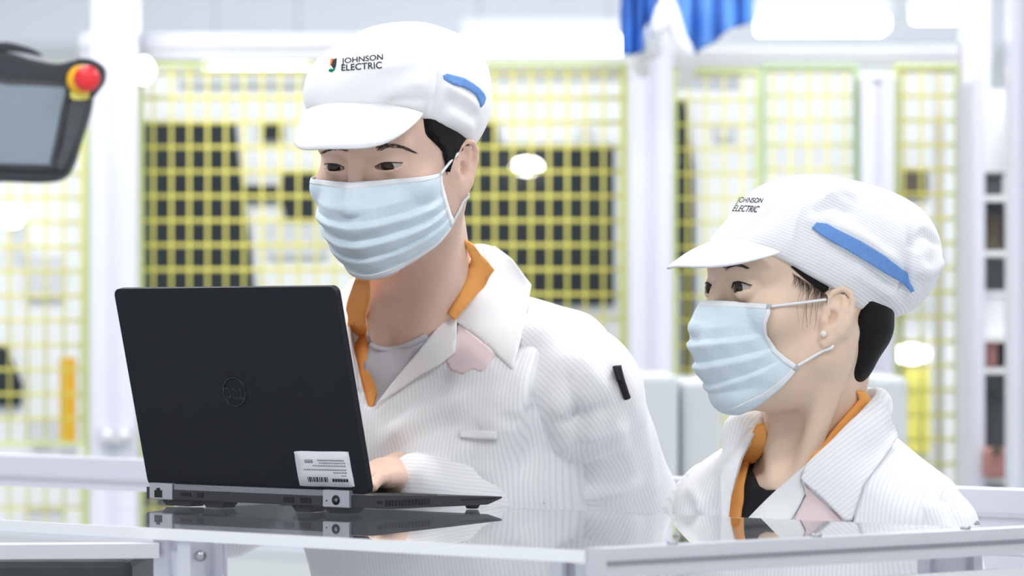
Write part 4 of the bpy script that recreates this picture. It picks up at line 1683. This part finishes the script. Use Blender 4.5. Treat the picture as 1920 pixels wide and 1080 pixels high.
def trousers_shoes(root, fr, zhip):
    step = .016
    o = fr.o
    f = Field(axis((o[0] - .26, o[0] + .26, step)), axis((o[1] - .22, o[1] + .24, step)), axis((.03, zhip + .12, step)))
    for s in (-1, 1):
        f.chain(fr, [(s * 92, 12, zhip * 1000), (s * 100, 0, 500), (s * 100, 25, 95)], [104, 82, 66], 20)
    V, Q = f.mesh()
    mesh_np('trousers', V, Q, M['trousers'], root)
    for s in (-1, 1):
        f = Field(axis((o[0] - .3, o[0] + .3, .008)), axis((o[1] - .36, o[1] + .22, .008)), axis((-.012, .14, .008)))
        f.cap(fr, (s * 100, 45, 45), (s * 108, -120, 34), 42, 36, 10)
        f.cap(fr, (s * 100, 28, 60), (s * 100, 28, 105), 46, 44, 20)
        f.func(WORLD_MM, np.array((-9, 0, -1.0)), np.array((9, 9, 1.0)), lambda x, y, z: z + 0 * x - 1.0, 2, 'sub')
        V, Q = f.mesh()
        mesh_np('shoe', V, Q, M['shoe'], root)


# ================================================================== taller worker (man)
def build_man():
    H = Frame((-.125, 4.08, 1.519), -24, 12, 0, 1.03)
    T = Frame((-.1008, 4.285, 1.3601), -27, 10, 0, 1.0)
    base = T.w((0, 30, -900))
    root = empty('person', (base[0], base[1], 0), 'taller worker in white cap, mask and smock typing at the laptop', 'person')
    # ---- body
    f = Field(axis((-.52, -.26, .014), (-.26, .0, .0019), (.0, .36, .014)),
              axis((3.93, 4.2, .0019), (4.2, 4.3, .004), (4.3, 4.74, .014)),
              axis((.04, 1.14, .016), (1.14, 1.22, .0024), (1.22, 1.38, .004), (1.38, 1.73, .0019)))
    head_field(f, H, False, open_=.82)
    nb, nt_ = T.w((0, 4, -30)), H.w((0, 26, -38))
    f.cap(WORLD_MM, nt_ * 1000, nb * 1000, 56, 61, 20)
    for s in (-1, 1):
        f.cap(WORLD_MM, H.w((s * 60, 12, -22)) * 1000, T.w((s * 16, -72, -42)) * 1000, 13, 11, 22)
    f.ell(WORLD_MM, T.w((0, -66, -52)) * 1000, (24, 20, 22), 24)
    f.cap(T, (-130, 15, -60), (130, 15, -60), 44, 44, 30)
    f.ell(T, (0, 4, -190), (158, 96, 175), 30)
    f.ell(T, (0, 14, -460), (150, 100, 240), 40)
    for s in (-1, 1):
        f.cap(T, (s * 14, -72, -48), (s * 90, -30, -52), 7, 9, 16)
    hipz = T.w((0, 30, -520))[2]
    LFr = Frame((base[0], base[1] , 0), -27)
    hip_top = T.w((0, 20, -500)) * 1000
    for s in (-1, 1):
        p = LFr.w((s * 92, 0, 820)) * 1000
        f.cap(WORLD_MM, hip_top, p, 100, 90, 40)
        f.chain(LFr, [(s * 92, 0, 820), (s * 100, 0, 500), (s * 100, 25, 80)], [88, 60, 44], 25)
    # arms: shoulder, elbow, wrist
    ls, le, lw = T.w((172, 12, -62)), np.array((.112, 4.37, 1.135)), np.array((-.143, 4.135, 1.180))
    rs, re_, rw = T.w((-172, 12, -62)), np.array((-.34, 4.46, 1.14)), np.array((-.27, 4.24, 1.20))
    for a, b, c in ((ls, le, lw), (rs, re_, rw)):
        f.chain(WORLD_MM, [a * 1000, b * 1000, c * 1000], [42, 28, 18], 14)
    # hands on the keyboard
    hx = np.array((-h2.x, -h2.y, 0))
    fwd = -np.array((d2.x, d2.y, 0))
    for wr, mir, yaw in ((lw, 1, 26), (rw, -1, -8)):
        hf = Frame(wr, 0, 0, 0, .98)
        # -y axis of the frame = finger direction
        g = math.radians(yaw)
        fd = np.array((fwd[0] * math.cos(g) - fwd[1] * math.sin(g), fwd[0] * math.sin(g) + fwd[1] * math.cos(g), -.01))
        fd /= np.linalg.norm(fd)
        up = np.array((0.0, 0, 1.0))
        up -= fd * (up @ fd)
        up /= np.linalg.norm(up)
        hf.R = np.stack([np.cross(-fd, up), -fd, up], 1)
        hand_field(f, hf, [(-.04, .15), (-.06, .16), (-.05, .16), (-.03, .15)], -.2, -mir)
    body, V, Q, bv = finish_body('body', f, M['skin_m'], root, 1)
    for s in (-1, 1):
        eyeball(H, s, (.04, -.26), body)

    # ---- hair under the cap
    f = Field(axis((-.26, .01, .003)), axis((3.96, 4.26, .003)), axis((1.4, 1.66, .003)))
    f.ell(H, (0, 10, 50), (81, 99, 86), 4)
    f.ell(H, (0, 40, 0), (70, 66, 60), 14)

    def face_cut(x, y, z):
        return -(y - 30 - .2 * (z - 45) + 0 * x)
    o0, o1 = np.array((-.4, 3.8, 1.3)), np.array((.2, 4.4, 1.8))
    f.func(H, o0, o1, lambda x, y, z: -(face_cut(x, y, z)) * -1, 3, 'sub')
    f.func(H, o0, o1, lambda x, y, z: (z + 36 - np.clip((22 - y), 0, 40) * 1.25 + 2 * np.sin(y * .5)), 3, 'sub')
    for s in (-1, 1):
        pass
    V2_, Q2 = f.mesh()
    mesh_np('hair', V2_, Q2, M['hair'], body)
    decal('sideburn', [(792, 205), (801, 226), (806, 246), (814, 254), (817, 266), (826, 270), (832, 292), (835, 321), (841, 322), (846, 302), (852, 284), (862, 268), (880, 258), (886, 236), (840, 205)], bare_head(H, False), M['hair'], body, -.001, .0045, 4, smooth_it=3)
    # ---- brows, lash lines
    for s in (-1, 1):
        upper_lash(H, s, bv, body, 15.5, 5.0 * .82, 17.0, .07)
    hair_strokes('eyebrow', brow_lines([(706, 281), (724, 275), (750, 275), (778, 286)], 4.5, 130, 1), bv, .00028, M['hair_soft'], body)
    hair_strokes('eyebrow', brow_lines([(654, 282), (640, 279), (622, 280), (608, 285)], 3.0, 80, 2), bv, .00028, M['hair_soft'], body)
    r = np.random.default_rng(9)
    edge = catmull([(800, 222), (806, 246), (816, 262), (828, 274), (834, 296), (838, 320)], 12)
    hair_strokes('hairline', [[(p[0] + 6, p[1] - 16), (p[0] + 1 + r.uniform(-2, 2), p[1] - 4), (p[0] + r.uniform(-3, 2), p[1] + r.uniform(4, 12))] for p in edge for _ in range(3)], bv, .0005, M['hair'], body, .0025)

    # ---- cap
    f = Field(axis((-.27, .03, .0034)), axis((3.94, 4.26, .0034)), axis((1.46, 1.72, .0034)))
    f.ell(H, (0, 24, 68), (94, 102, 82), 6)
    f.ell(H, (0, -26, 88), (80, 78, 56), 5)
    f.ell(H, (0, -24, 106), (74, 68, 38), 8)
    f.ell(H, (0, 36, 92), (88, 84, 56), 14)
    f.func(H, o0, o1, lambda x, y, z: z - np.minimum(34 - .52 * y, 78.0) + 0 * x, 4, 'sub')
    V3, Q3 = f.mesh()
    b3 = bvh_of(V3, Q3)
    V3 = folds(V3, Q3, b3, [([(797, 46), (818, 80), (826, 120), (824, 170), (806, 212)], -5.0, 5),
                            ([(700, 130), (740, 124), (790, 112)], 1.6, 6), ([(705, 180), (750, 168), (800, 150)], 1.8, 7),
                            ([(720, 192), (760, 188), (805, 186)], -1.4, 5), ([(840, 190), (870, 200), (895, 220)], -2.4, 6),
                            ([(835, 215), (865, 228), (888, 244)], 1.6, 6), ([(850, 90), (880, 120), (905, 150)], -2.0, 9),
                            ([(830, 160), (862, 176), (900, 206)], 2.0, 6), ([(640, 60), (700, 56), (770, 60)], -1.5, 6)])
    V3 = wrinkle(V3, Q3, .7, H, 3, 8, (50, 50, 50))
    capo = mesh_np('cap', V3, Q3, M['cap_white'] if 'cap_white' in M else M['cloth'], root)
    b3 = bvh_of(V3, Q3)
    br = cap_brim(H, capo, lambda a: (73 * math.sin(a), -58 - 46 * math.cos(a), 62 + 26 * math.cos(a)), (0, -50, -40), M['cloth'])
    k = lambda x, y: (540 + x / 3.6, 20 + y / 3.6)
    decal('elastic_band', [k(*p) for p in ((1042, 440), (1065, 430), (1110, 442), (1180, 460), (1235, 490), (1280, 522), (1312, 560), (1324, 590), (1312, 630), (1294, 652),
                                           (1284, 612), (1262, 570), (1225, 540), (1170, 515), (1105, 500), (1048, 468))], b3, M['stripe_blue'], capo, .0008, .0022, 4)
    lettering('cap_lettering', 'JOHNSON', [(640, 109), (718, 101), (718, 115), (640, 122)], b3, M['ink'], capo, .0012, offset=.012)
    lettering('cap_lettering', 'ELECTRIC', [(640, 121), (716, 115), (716, 128), (640, 133)], b3, M['ink'], capo, .0012, offset=.012)
    decal('emblem_orange', [(620, 112), (626, 110), (624, 122), (619, 124)], b3, M['ink_orange'], capo, .0008, .0004, 3)
    decal('emblem_black', [(625, 113), (632, 110), (630, 126), (626, 130), (622, 124)], b3, M['ink'], capo, .0009, .0004, 3)
    decal('emblem_green', [(617, 131), (621, 129), (625, 130), (630, 125), (628, 132), (622, 136), (617, 134)], b3, M['ink_green'], capo, .0008, .0004, 3)

    # ---- mask
    prof = [(0, 5, -109, 66, -40, 2), (.12, -5, -116, 68, -40, -4), (.3, -22, -123, 69, -38, -14), (.5, -44, -120, 69, -33, -28), (.72, -68, -112, 68, -25, -42), (.9, -90, -100, 66, -16, -52), (1, -99, -86, 64, -10, -58)]
    mk, R = mask_mesh(H, root, prof, bv, ((.44, 5.0), (.63, 5.0), (.80, 3.2)))
    tl, bl = R[2, -1], R[-3, -1]
    tr, brr = R[2, 0], R[-3, 0]
    for s, t_, b_ in ((1, tl, bl), (-1, tr, brr)):
        loop_path(H, s, t_, b_, bv, mk, (3.0, -3.0), 1.0)

    # ---- smock
    f = Field(axis((-.42, .22, .0046)), axis((4.02, 4.74, .0048)), axis((.50, .9, .012), (.9, 1.52, .0046)))
    f.ell(T, (0, 6, -190), (188, 128, 205), 20)
    for s in (-1, 1):
        f.cap(T, (s * 40, 30, -8), (s * 168, 16, -56), 46, 58, 30)
        f.cap(T, (s * 34, -40, -30), (s * 120, -30, -90), 50, 60, 30)
    f.ell(T, (0, 14, -470), (186, 134, 330), 40)
    sk = T.w((0, 20, -560)) * 1000
    f.cap(WORLD_MM, sk + np.array((-40, 0, 0)), np.array((base[0] * 1000 - 60, base[1] * 1000 - 20, 560)), 140, 160, 40)
    f.cap(WORLD_MM, sk + np.array((40, 0, 0)), np.array((base[0] * 1000 + 60, base[1] * 1000 - 20, 560)), 140, 160, 40)
    # standing collar roll round the neck
    f.chain(T, [(50, -66, -30), (74, -26, 14), (74, 30, 40), (46, 62, 46), (0, 72, 48), (-46, 62, 46), (-74, 30, 40), (-74, -26, 14), (-50, -66, -30)], [16, 19, 20, 20, 20, 20, 20, 19, 16], 22)
    f.func(WORLD_MM, np.array((-1, 3.9, .4)), np.array((1, 5, .62)), lambda x, y, z: z - 560.0 + 0 * x, 6, 'sub')
    Vs, Qs = f.mesh()
    bs = bvh_of(Vs, Qs)
    # room for the neck, and the open front
    f.cap(WORLD_MM, H.w((0, 24, -30)) * 1000, T.w((0, 6, -24)) * 1000, 62, 66, 6, 'sub')
    f.pixel_cut([(866, 440), (895, 466), (917, 503), (846, 584), (775, 672), (694, 770), (674, 700), (658, 622), (670, 560), (690, 506), (740, 440)], 4.27)
    V4, Q4 = f.mesh()
    V4 = relax(V4, Q4, 1, .3)
    b4 = bvh_of(V4, Q4)
    V4 = folds(V4, Q4, b4, [([(720, 790), (790, 740), (850, 700)], -4, 10), ([(730, 830), (800, 770), (880, 740)], 4, 14), ([(700, 870), (780, 820), (870, 790)], -3, 9),
                            ([(900, 900), (930, 850), (950, 780)], 4, 16), ([(980, 900), (1000, 820), (1010, 740)], -4, 12), ([(760, 900), (840, 860), (880, 840)], 3, 12),
                            ([(860, 950), (880, 890), (890, 850)], -3, 9), ([(1000, 640), (980, 720), (960, 790)], 3.5, 14), ([(1040, 640), (1020, 700), (1000, 800)], -3.5, 10),
                            ([(940, 720), (920, 780), (900, 800)], 2.5, 12), ([(1050, 600), (1010, 590), (985, 600)], -2.5, 12)])
    V4 = wrinkle(V4, Q4, 1.3, T, 5, 9, (60, 60, 90))
    coat = mesh_np('smock', V4, Q4, M['cloth_striped'], root, stripe=stripes_local(T, V4, 'x'))
    b4 = bvh_of(V4, Q4)
    # sleeves
    so, sV, sQ = sleeve_mesh('sleeve', [T.w((150, 10, -52)), T.w((186, 12, -90)), np.array((.128, 4.36, 1.125)), np.array((-.05, 4.215, 1.148)), np.array((-.112, 4.160, 1.174))], [60, 66, 68, 48, 31], coat,
                              [([(1060, 690), (1075, 770), (1085, 850)], -4, 9), ([(1090, 640), (1110, 720), (1120, 800)], 4, 12), ([(1040, 800), (1090, 780), (1150, 760)], -5, 9),
                               ([(1035, 850), (1100, 820), (1180, 800)], 5, 12), ([(1030, 900), (1100, 880), (1190, 850)], -5, 9), ([(1040, 930), (1110, 925), (1210, 905)], 5, 11),
                               ([(1075, 660), (1110, 650), (1145, 665)], -3, 9), ([(1130, 700), (1150, 790), (1190, 880)], 3.5, 10)], 11)
    sb = bvh_of(sV, sQ)
    sleeve_mesh('sleeve', [T.w((-150, 10, -52)), T.w((-186, 12, -90)), re_, rw + np.array((-.02, .04, 0))], [60, 66, 62, 42], coat, [], 12)
    # collar leaf, lapels, pink showing through, pocket
    decal('collar', [(905, 472), (930, 468), (958, 490), (996, 542), (982, 620), (963, 697), (910, 650), (857, 606), (846, 584), (880, 545), (917, 504)], bs, M['cloth'], coat, .003, .004, 6, smooth_it=14)
    decal('collar', [(692, 510), (680, 512), (655, 534), (640, 556), (640, 640), (652, 700), (674, 735), (662, 660), (657, 610), (672, 548)], bs, M['cloth'], coat, .003, .004, 6, smooth_it=14)
    decal('lapel', [(846, 584), (857, 606), (856, 640), (854, 662), (826, 684), (790, 704), (745, 735), (703, 760), (740, 715), (790, 655)], bs, M['cloth'], coat, .0022, .0035, 6, smooth_it=6)
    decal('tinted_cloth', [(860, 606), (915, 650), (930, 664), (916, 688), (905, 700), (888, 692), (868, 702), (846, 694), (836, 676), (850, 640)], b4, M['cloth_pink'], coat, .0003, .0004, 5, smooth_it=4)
    decal('pocket_welt', [(862, 808), (900, 807), (933, 809), (932, 824), (898, 823), (863, 820)], b4, M['cloth'], coat, .0005, .003, 5, smooth_it=4)
    seam('shoulder_seam', [(1078, 612), (1062, 660), (1046, 710), (1032, 765), (1022, 830), (1018, 900), (1020, 945)], b4, .0011, M['cloth'], coat)
    # layers inside the neckline
    decal('grey_tshirt', [(690, 640), (700, 650), (725, 656), (758, 650), (786, 636), (820, 620), (800, 700), (720, 790), (690, 740)], bv, M['grey_shirt'], root, .003, .003, 6, smooth_it=6)
    seam('tshirt_neckband', [(684, 634), (694, 643), (704, 650), (726, 655), (756, 650), (784, 638), (800, 628)], bv, .0032, M['grey_shirt'], root, .003)
    decal('orange_collar', [(862, 440), (884, 452), (900, 474), (925, 500), (850, 600), (838, 586), (852, 556), (872, 512), (880, 480), (872, 462)], bv, M['orange'], root, .005, .004, 5, smooth_it=24)
    decal('orange_collar', [(698, 508), (696, 540), (692, 590), (700, 650), (717, 722), (702, 770), (672, 745), (650, 640), (650, 560), (672, 505)], bv, M['orange'], root, .010, .004, 5, smooth_it=24)
    # pen clipped to the sleeve pocket
    pen = empty('pen', (0, 0, 0), 'black pen clipped to the taller worker\'s sleeve', 'pen')
    Wp = drape_pts([(1158, 686), (1163, 708), (1170, 730), (1176, 747)], sb)
    Wp[:, 1] -= .006
    pen.location = Wp[-1]
    tube('barrel', catmull(Wp, 4), .0042, M['ink'], pen, 12)
    Wc = drape_pts([(1152, 686), (1156, 700), (1160, 714)], sb)
    Wc[:, 1] -= .010
    tube('clip', catmull(Wc, 4), .0028, M['ink'], pen, 8)
    trousers_shoes(root, LFr, .72)
    return root


# ================================================================== shorter worker (woman)
def build_woman():
    H = Frame(pix(1510, 583, 3.98), -66, -2, 0, 1.07)
    T = Frame(pix(1516, 806, 4.03), -28, 3, 0, 1.0)
    base = T.w((0, 20, -900))
    root = empty('person', (base[0], base[1], 0), 'shorter worker in white cap and mask standing behind the bench, seen from the side', 'person')
    hx, hy, hz = H.o
    f = Field(axis((.06, hx - .14, .014), (hx - .14, hx + .14, .0019), (hx + .14, .64, .014)),
              axis((3.74, 3.82, .006), (3.82, 4.1, .0019), (4.1, 4.4, .012)),
              axis((.04, 1.15, .016), (1.15, 1.25, .004), (1.25, hz + .16, .0019)))
    head_field(f, H, True, open_=1.0)
    f.cap(WORLD_MM, H.w((0, 30, -36)) * 1000, T.w((-4, 8, -20)) * 1000, 46, 51, 20)
    for s in (-1, 1):
        f.cap(WORLD_MM, H.w((s * 58, 14, -22)) * 1000, T.w((s * 16, -58, -50)) * 1000, 11, 8, 34)
        f.cap(T, (s * 14, -60, -54), (s * 80, -26, -64), 6, 8, 12)
    f.cap(T, (-100, 12, -78), (100, 12, -78), 34, 34, 26)
    f.ell(T, (0, 2, -190), (132, 84, 160), 30)
    f.ell(T, (0, 10, -430), (130, 90, 220), 40)
    LFr = Frame((base[0], base[1], 0), -28)
    for s in (-1, 1):
        f.cap(WORLD_MM, T.w((0, 14, -480)) * 1000, LFr.w((s * 85, 0, 720)) * 1000, 92, 82, 40)
        f.chain(LFr, [(s * 85, 0, 720), (s * 92, 0, 430), (s * 92, 20, 80)], [80, 54, 40], 25)
        sh, el, wr = T.w((s * 128, 10, -86)), T.w((s * 174, 30, -340)), T.w((s * 174, -30, -560))
        f.chain(WORLD_MM, [sh * 1000, el * 1000, wr * 1000], [38, 33, 24], 14)
        hf = Frame(wr, 0, 0, 0, .9)
        fd = np.array((0.05, -.15, -1.0))
        fd /= np.linalg.norm(fd)
        up = np.array((float(s), 0, 0)) @ T.R.T
        up -= fd * (up @ fd)
        up /= np.linalg.norm(up)
        hf.R = np.stack([np.cross(-fd, up), -fd, up], 1)
        hand_field(f, hf, [(.1, .2)] * 4, .3, s)
    body, V, Q, bv = finish_body('body', f, M['skin_w'], root, 1)
    for s in (-1, 1):
        eyeball(H, s, (.16, -.06), body, ey=-83.4)

    # ---- hair: sides, nape and knot below the cap
    o0, o1 = H.o - .3, H.o + .3
    f = Field(axis((hx - .15, hx + .2, .003)), axis((3.8, 4.16, .003)), axis((hz - .16, hz + .1, .003)))
    f.ell(H, (0, 12, 44), (72.5, 94, 80), 4)
    f.func(H, o0, o1, lambda x, y, z: y + 16 - .50 * (z - 30) + 3 * np.sin(z * .4) + 0 * x, 3, 'sub')
    f.func(H, o0, o1, lambda x, y, z: np.maximum(z - 27 - 2 * np.sin(y * .6), y - 34) + 0 * x, 4, 'sub')
    f.ell(H, (0, 50, -10), (59, 40, 44), 8)
    f.ell(H, (0, 44, -44), (48, 27, 32), 12)
    V2_, Q2 = f.mesh()
    hair = mesh_np('hair', V2_, Q2, M['hair'], body)
    # loose strands at the temple and nape
    r = np.random.default_rng(4)
    for i in range(10):
        x0 = 1505 + r.uniform(-6, 34)
        y0 = 535 + (x0 - 1505) * .3 + r.uniform(-6, 6)
        L = r.uniform(26, 78)
        W = drape_pts(catmull([(x0, y0), (x0 - 4 - r.uniform(0, 8), y0 + L * .5), (x0 - 2 - r.uniform(0, 14), y0 + L)], 5), bv)
        W[:, 1] -= .0012
        n = len(W)
        Vt, Ft = tube_data(W, [(.00020 * (1 - .8 * k / n)) for k in range(n)], 4)
        mesh_np('hair_strand', Vt, Ft, M['hair'], body)
    decal('temple_hair', [(1482, 500), (1505, 520), (1528, 538), (1544, 549), (1552, 544), (1556, 526), (1540, 505), (1510, 490)], bare_head(H, True), M['hair'], body, -.0005, .0022, 3, smooth_it=3)
    r2 = np.random.default_rng(6)
    hair_strokes('temple_wisps', [[(x - 4, 512 + (x - 1490) * .62), (x + r2.uniform(-4, 3), 522 + (x - 1490) * .62), (x + r2.uniform(-10, 0), 530 + (x - 1490) * .62 + r2.uniform(0, 14))] for x in np.linspace(1490, 1552, 70)], bv, .0003, M['hair_soft'], body, .0012)
    for s in (-1, 1):
        upper_lash(H, s, bv, body, 15.0, 5.8, 18.5, .10, .0011)
    hair_strokes('eyebrow', brow_lines([(1358, 505), (1368, 499), (1382, 497), (1400, 502)], 3.2, 110, 5), bv, .00028, M['hair_soft'], body)
    c = drape_pts([(1543.5, 626)], bv)[0]
    bm = bmesh.new()
    bmesh.ops.create_uvsphere(bm, u_segments=20, v_segments=14, radius=.0036, matrix=Matrix.Translation((c[0], c[1] - .002, c[2])))
    bm_obj('earring', bm, M['pearl'], body, True)

    # ---- cap
    f = Field(axis((hx - .16, hx + .22, .0034)), axis((3.8, 4.24, .0034)), axis((hz - .06, hz + .17, .0034)))
    f.ell(H, (0, 8, 58), (84, 97, 80), 6)
    f.ell(H, (0, 66, 58), (76, 78, 68), 18)
    f.ell(H, (0, -37, 58), (68, 66, 36), 12)
    f.func(H, o0, o1, lambda x, y, z: z - np.minimum(17 - .5 * y, 54.0) + 0 * x, 4, 'sub')
    V3, Q3 = f.mesh()
    b3 = bvh_of(V3, Q3)
    V3 = folds(V3, Q3, b3, [([(1500, 335), (1520, 345), (1500, 400), (1480, 470)], 2.0, 4), ([(1545, 370), (1575, 360), (1610, 372)], 3.5, 7),
                            ([(1520, 400), (1560, 385), (1600, 400)], -3, 7), ([(1560, 420), (1620, 450), (1690, 500)], 3, 8), ([(1540, 448), (1610, 500), (1680, 545)], -3, 7),
                            ([(1702, 362), (1714, 410), (1712, 460), (1702, 520), (1690, 560)], -6, 6), ([(1716, 470), (1735, 440), (1765, 460)], -4, 7),
                            ([(1715, 500), (1740, 510), (1768, 490)], 4, 8), ([(1590, 350), (1640, 370), (1690, 400)], -2.5, 9), ([(1600, 500), (1640, 530), (1680, 560)], 2.5, 7),
                            ([(1470, 360), (1440, 400), (1400, 440)], -1.5, 7)])
    V3 = wrinkle(V3, Q3, .8, H, 8, 8, (45, 45, 45))
    capo = mesh_np('cap', V3, Q3, M['cap_striped'], root, stripe=stripes_local(H, V3, 'z'))
    b3 = bvh_of(V3, Q3)
    cap_brim(H, capo, lambda a: (78 * math.sin(a), -60 - 36 * math.cos(a), 50 + 17 * math.cos(a)), (0, -48, -28), M['cloth'], 76, 5)
    decal('elastic_band', [(1522, 428), (1530, 418), (1550, 420), (1610, 450), (1660, 480), (1698, 510), (1704, 526), (1714, 543), (1707, 547), (1696, 533), (1640, 500), (1580, 464), (1540, 442)], b3, M['stripe_blue'], capo, .001, .0025, 4)
    lettering('cap_lettering', 'JOHNSON', [(1384, 369), (1432, 371), (1428, 383), (1379, 383)], b3, M['ink'], capo, .0012, .15, .012)
    lettering('cap_lettering', 'ELECTRIC', [(1378, 384), (1425, 386), (1419, 398), (1372, 396)], b3, M['ink'], capo, .0012, .15, .012)

    # ---- mask
    prof = [(0, 6, -106, 50, -61, 3), (.12, -4, -116, 51, -62, -6), (.3, -22, -124, 51, -66, -16), (.46, -40, -122, 50, -66, -27), (.62, -60, -114, 51, -58, -40), (.78, -80, -103, 53, -48, -48), (.92, -97, -84, 55, -40, -53), (1, -102, -66, 55, -36, -56)]
    mk, R = mask_mesh(H, root, prof, bv, ((.42, 4.6), (.60, 4.6), (.77, 3.0)))
    for s, t_, b_ in ((1, R[2, -1], R[-3, -1]), (-1, R[2, 0], R[-3, 0])):
        loop_path(H, s, t_, b_, bv, mk, (-8.0, -9.0), .94)

    # ---- smock
    f = Field(axis((.10, .58, .0044)), axis((3.78, 4.34, .0046)), axis((.46, .9, .012), (.9, 1.34, .0044)))
    f.ell(T, (0, 4, -190), (148, 110, 180), 20)
    for s in (-1, 1):
        f.cap(T, (s * 36, 24, -16), (s * 122, 14, -84), 38, 44, 30)
        f.cap(T, (s * 30, -34, -40), (s * 96, -24, -100), 44, 52, 26)
    f.ell(T, (0, 10, -430), (150, 118, 300), 40)
    for s in (-40, 40):
        f.cap(WORLD_MM, T.w((s, 14, -500)) * 1000, np.array((base[0] * 1000 + 1.3 * s, base[1] * 1000 - 10, 520)), 118, 140, 40)
    f.chain(T, [(46, -62, -44), (66, -26, -2), (64, 24, 24), (40, 50, 22), (0, 58, 20), (-40, 50, 22), (-64, 24, 24), (-66, -26, -2), (-46, -62, -44)], [15, 17, 18, 18, 18, 18, 18, 17, 15], 20)
    f.func(WORLD_MM, np.array((-1, 3.6, .4)), np.array((1, 5, .6)), lambda x, y, z: z - 520.0 + 0 * x, 6, 'sub')
    Vs, Qs = f.mesh()
    bs = bvh_of(Vs, Qs)
    f.cap(WORLD_MM, H.w((0, 30, -30)) * 1000, T.w((0, 10, -16)) * 1000, 52, 58, 6, 'sub')
    f.pixel_cut([(1590, 720), (1616, 735), (1630, 757), (1522, 862), (1460, 915), (1405, 970), (1380, 1010), (1364, 990), (1366, 950), (1392, 856), (1432, 786), (1450, 740)], 4.05)
    V4, Q4 = f.mesh()
    V4 = relax(V4, Q4, 1, .3)
    b4 = bvh_of(V4, Q4)
    V4 = folds(V4, Q4, b4, [([(1330, 880), (1340, 920), (1345, 965)], -3, 9), ([(1290, 915), (1310, 940), (1312, 965)], 3, 8), ([(1560, 985), (1580, 940), (1600, 900)], -2.5, 8)])
    V4 = wrinkle(V4, Q4, 1.0, T, 15, 9, (60, 60, 90))
    coat = mesh_np('smock', V4, Q4, M['cloth_striped'], root, stripe=stripes_local(T, V4, 'x'))
    b4 = bvh_of(V4, Q4)
    for s in (1, -1):
        sleeve_mesh('sleeve', [T.w((s * 116, 10, -80)), T.w((s * 134, 12, -112)), T.w((s * 176, 30, -340)), T.w((s * 176, -24, -535))], [44, 47, 52, 42], coat,
                    [([(1640, 930), (1680, 950), (1720, 985)], -3, 7), ([(1660, 900), (1700, 930), (1740, 970)], 3, 9), ([(1760, 910), (1780, 950), (1790, 990)], -3, 7)] if s == 1 else
                    [([(1270, 950), (1290, 955), (1310, 945)], -3, 6)], 20 + s, amp=1.1)
    decal('collar', [(1628, 757), (1640, 742), (1655, 765), (1678, 822), (1650, 868), (1618, 912), (1598, 975), (1583, 976), (1545, 936), (1503, 899), (1513, 870), (1560, 826)], bs, M['cloth_striped'], coat, .003, .0035, 6, smooth_it=14,
          stripe_fn=lambda W, uv: (uv[:, 0] * .62 + uv[:, 1] * .78) / 1740)
    decal('collar', [(1432, 786), (1424, 784), (1398, 808), (1372, 850), (1354, 880), (1350, 930), (1352, 990), (1364, 985), (1372, 930), (1392, 860)], bs, M['cloth'], coat, .003, .0035, 6, smooth_it=14)
    decal('lapel', [(1513, 870), (1503, 899), (1512, 925), (1500, 950), (1487, 972), (1470, 1000), (1385, 1005), (1405, 972), (1460, 917)], bs, M['cloth'], coat, .0022, .003, 6, smooth_it=6)
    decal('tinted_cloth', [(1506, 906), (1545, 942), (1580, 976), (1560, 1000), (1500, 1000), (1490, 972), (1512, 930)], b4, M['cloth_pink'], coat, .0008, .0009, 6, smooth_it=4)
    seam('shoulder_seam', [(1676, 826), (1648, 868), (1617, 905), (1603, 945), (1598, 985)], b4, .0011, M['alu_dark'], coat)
    decal('black_tshirt', [(1432, 838), (1424, 850), (1412, 885), (1427, 912), (1440, 918), (1458, 917), (1480, 905), (1460, 950), (1400, 1010), (1380, 1000), (1400, 850)], bv, M['black_shirt'], root, .002, .003, 5, smooth_it=6)
    decal('orange_collar', [(1600, 728), (1618, 730), (1634, 757), (1524, 872), (1508, 872), (1550, 815), (1595, 760), (1606, 744)], bv, M['orange'], root, .005, .004, 5, smooth_it=24)
    decal('orange_collar', [(1434, 788), (1440, 806), (1438, 826), (1412, 872), (1404, 915), (1396, 975), (1380, 1010), (1352, 1000), (1362, 940), (1384, 850), (1420, 790)], bv, M['orange'], root, .010, .004, 5, smooth_it=24)
    trousers_shoes(root, LFr, .64)
    return root


build_man()
build_woman()
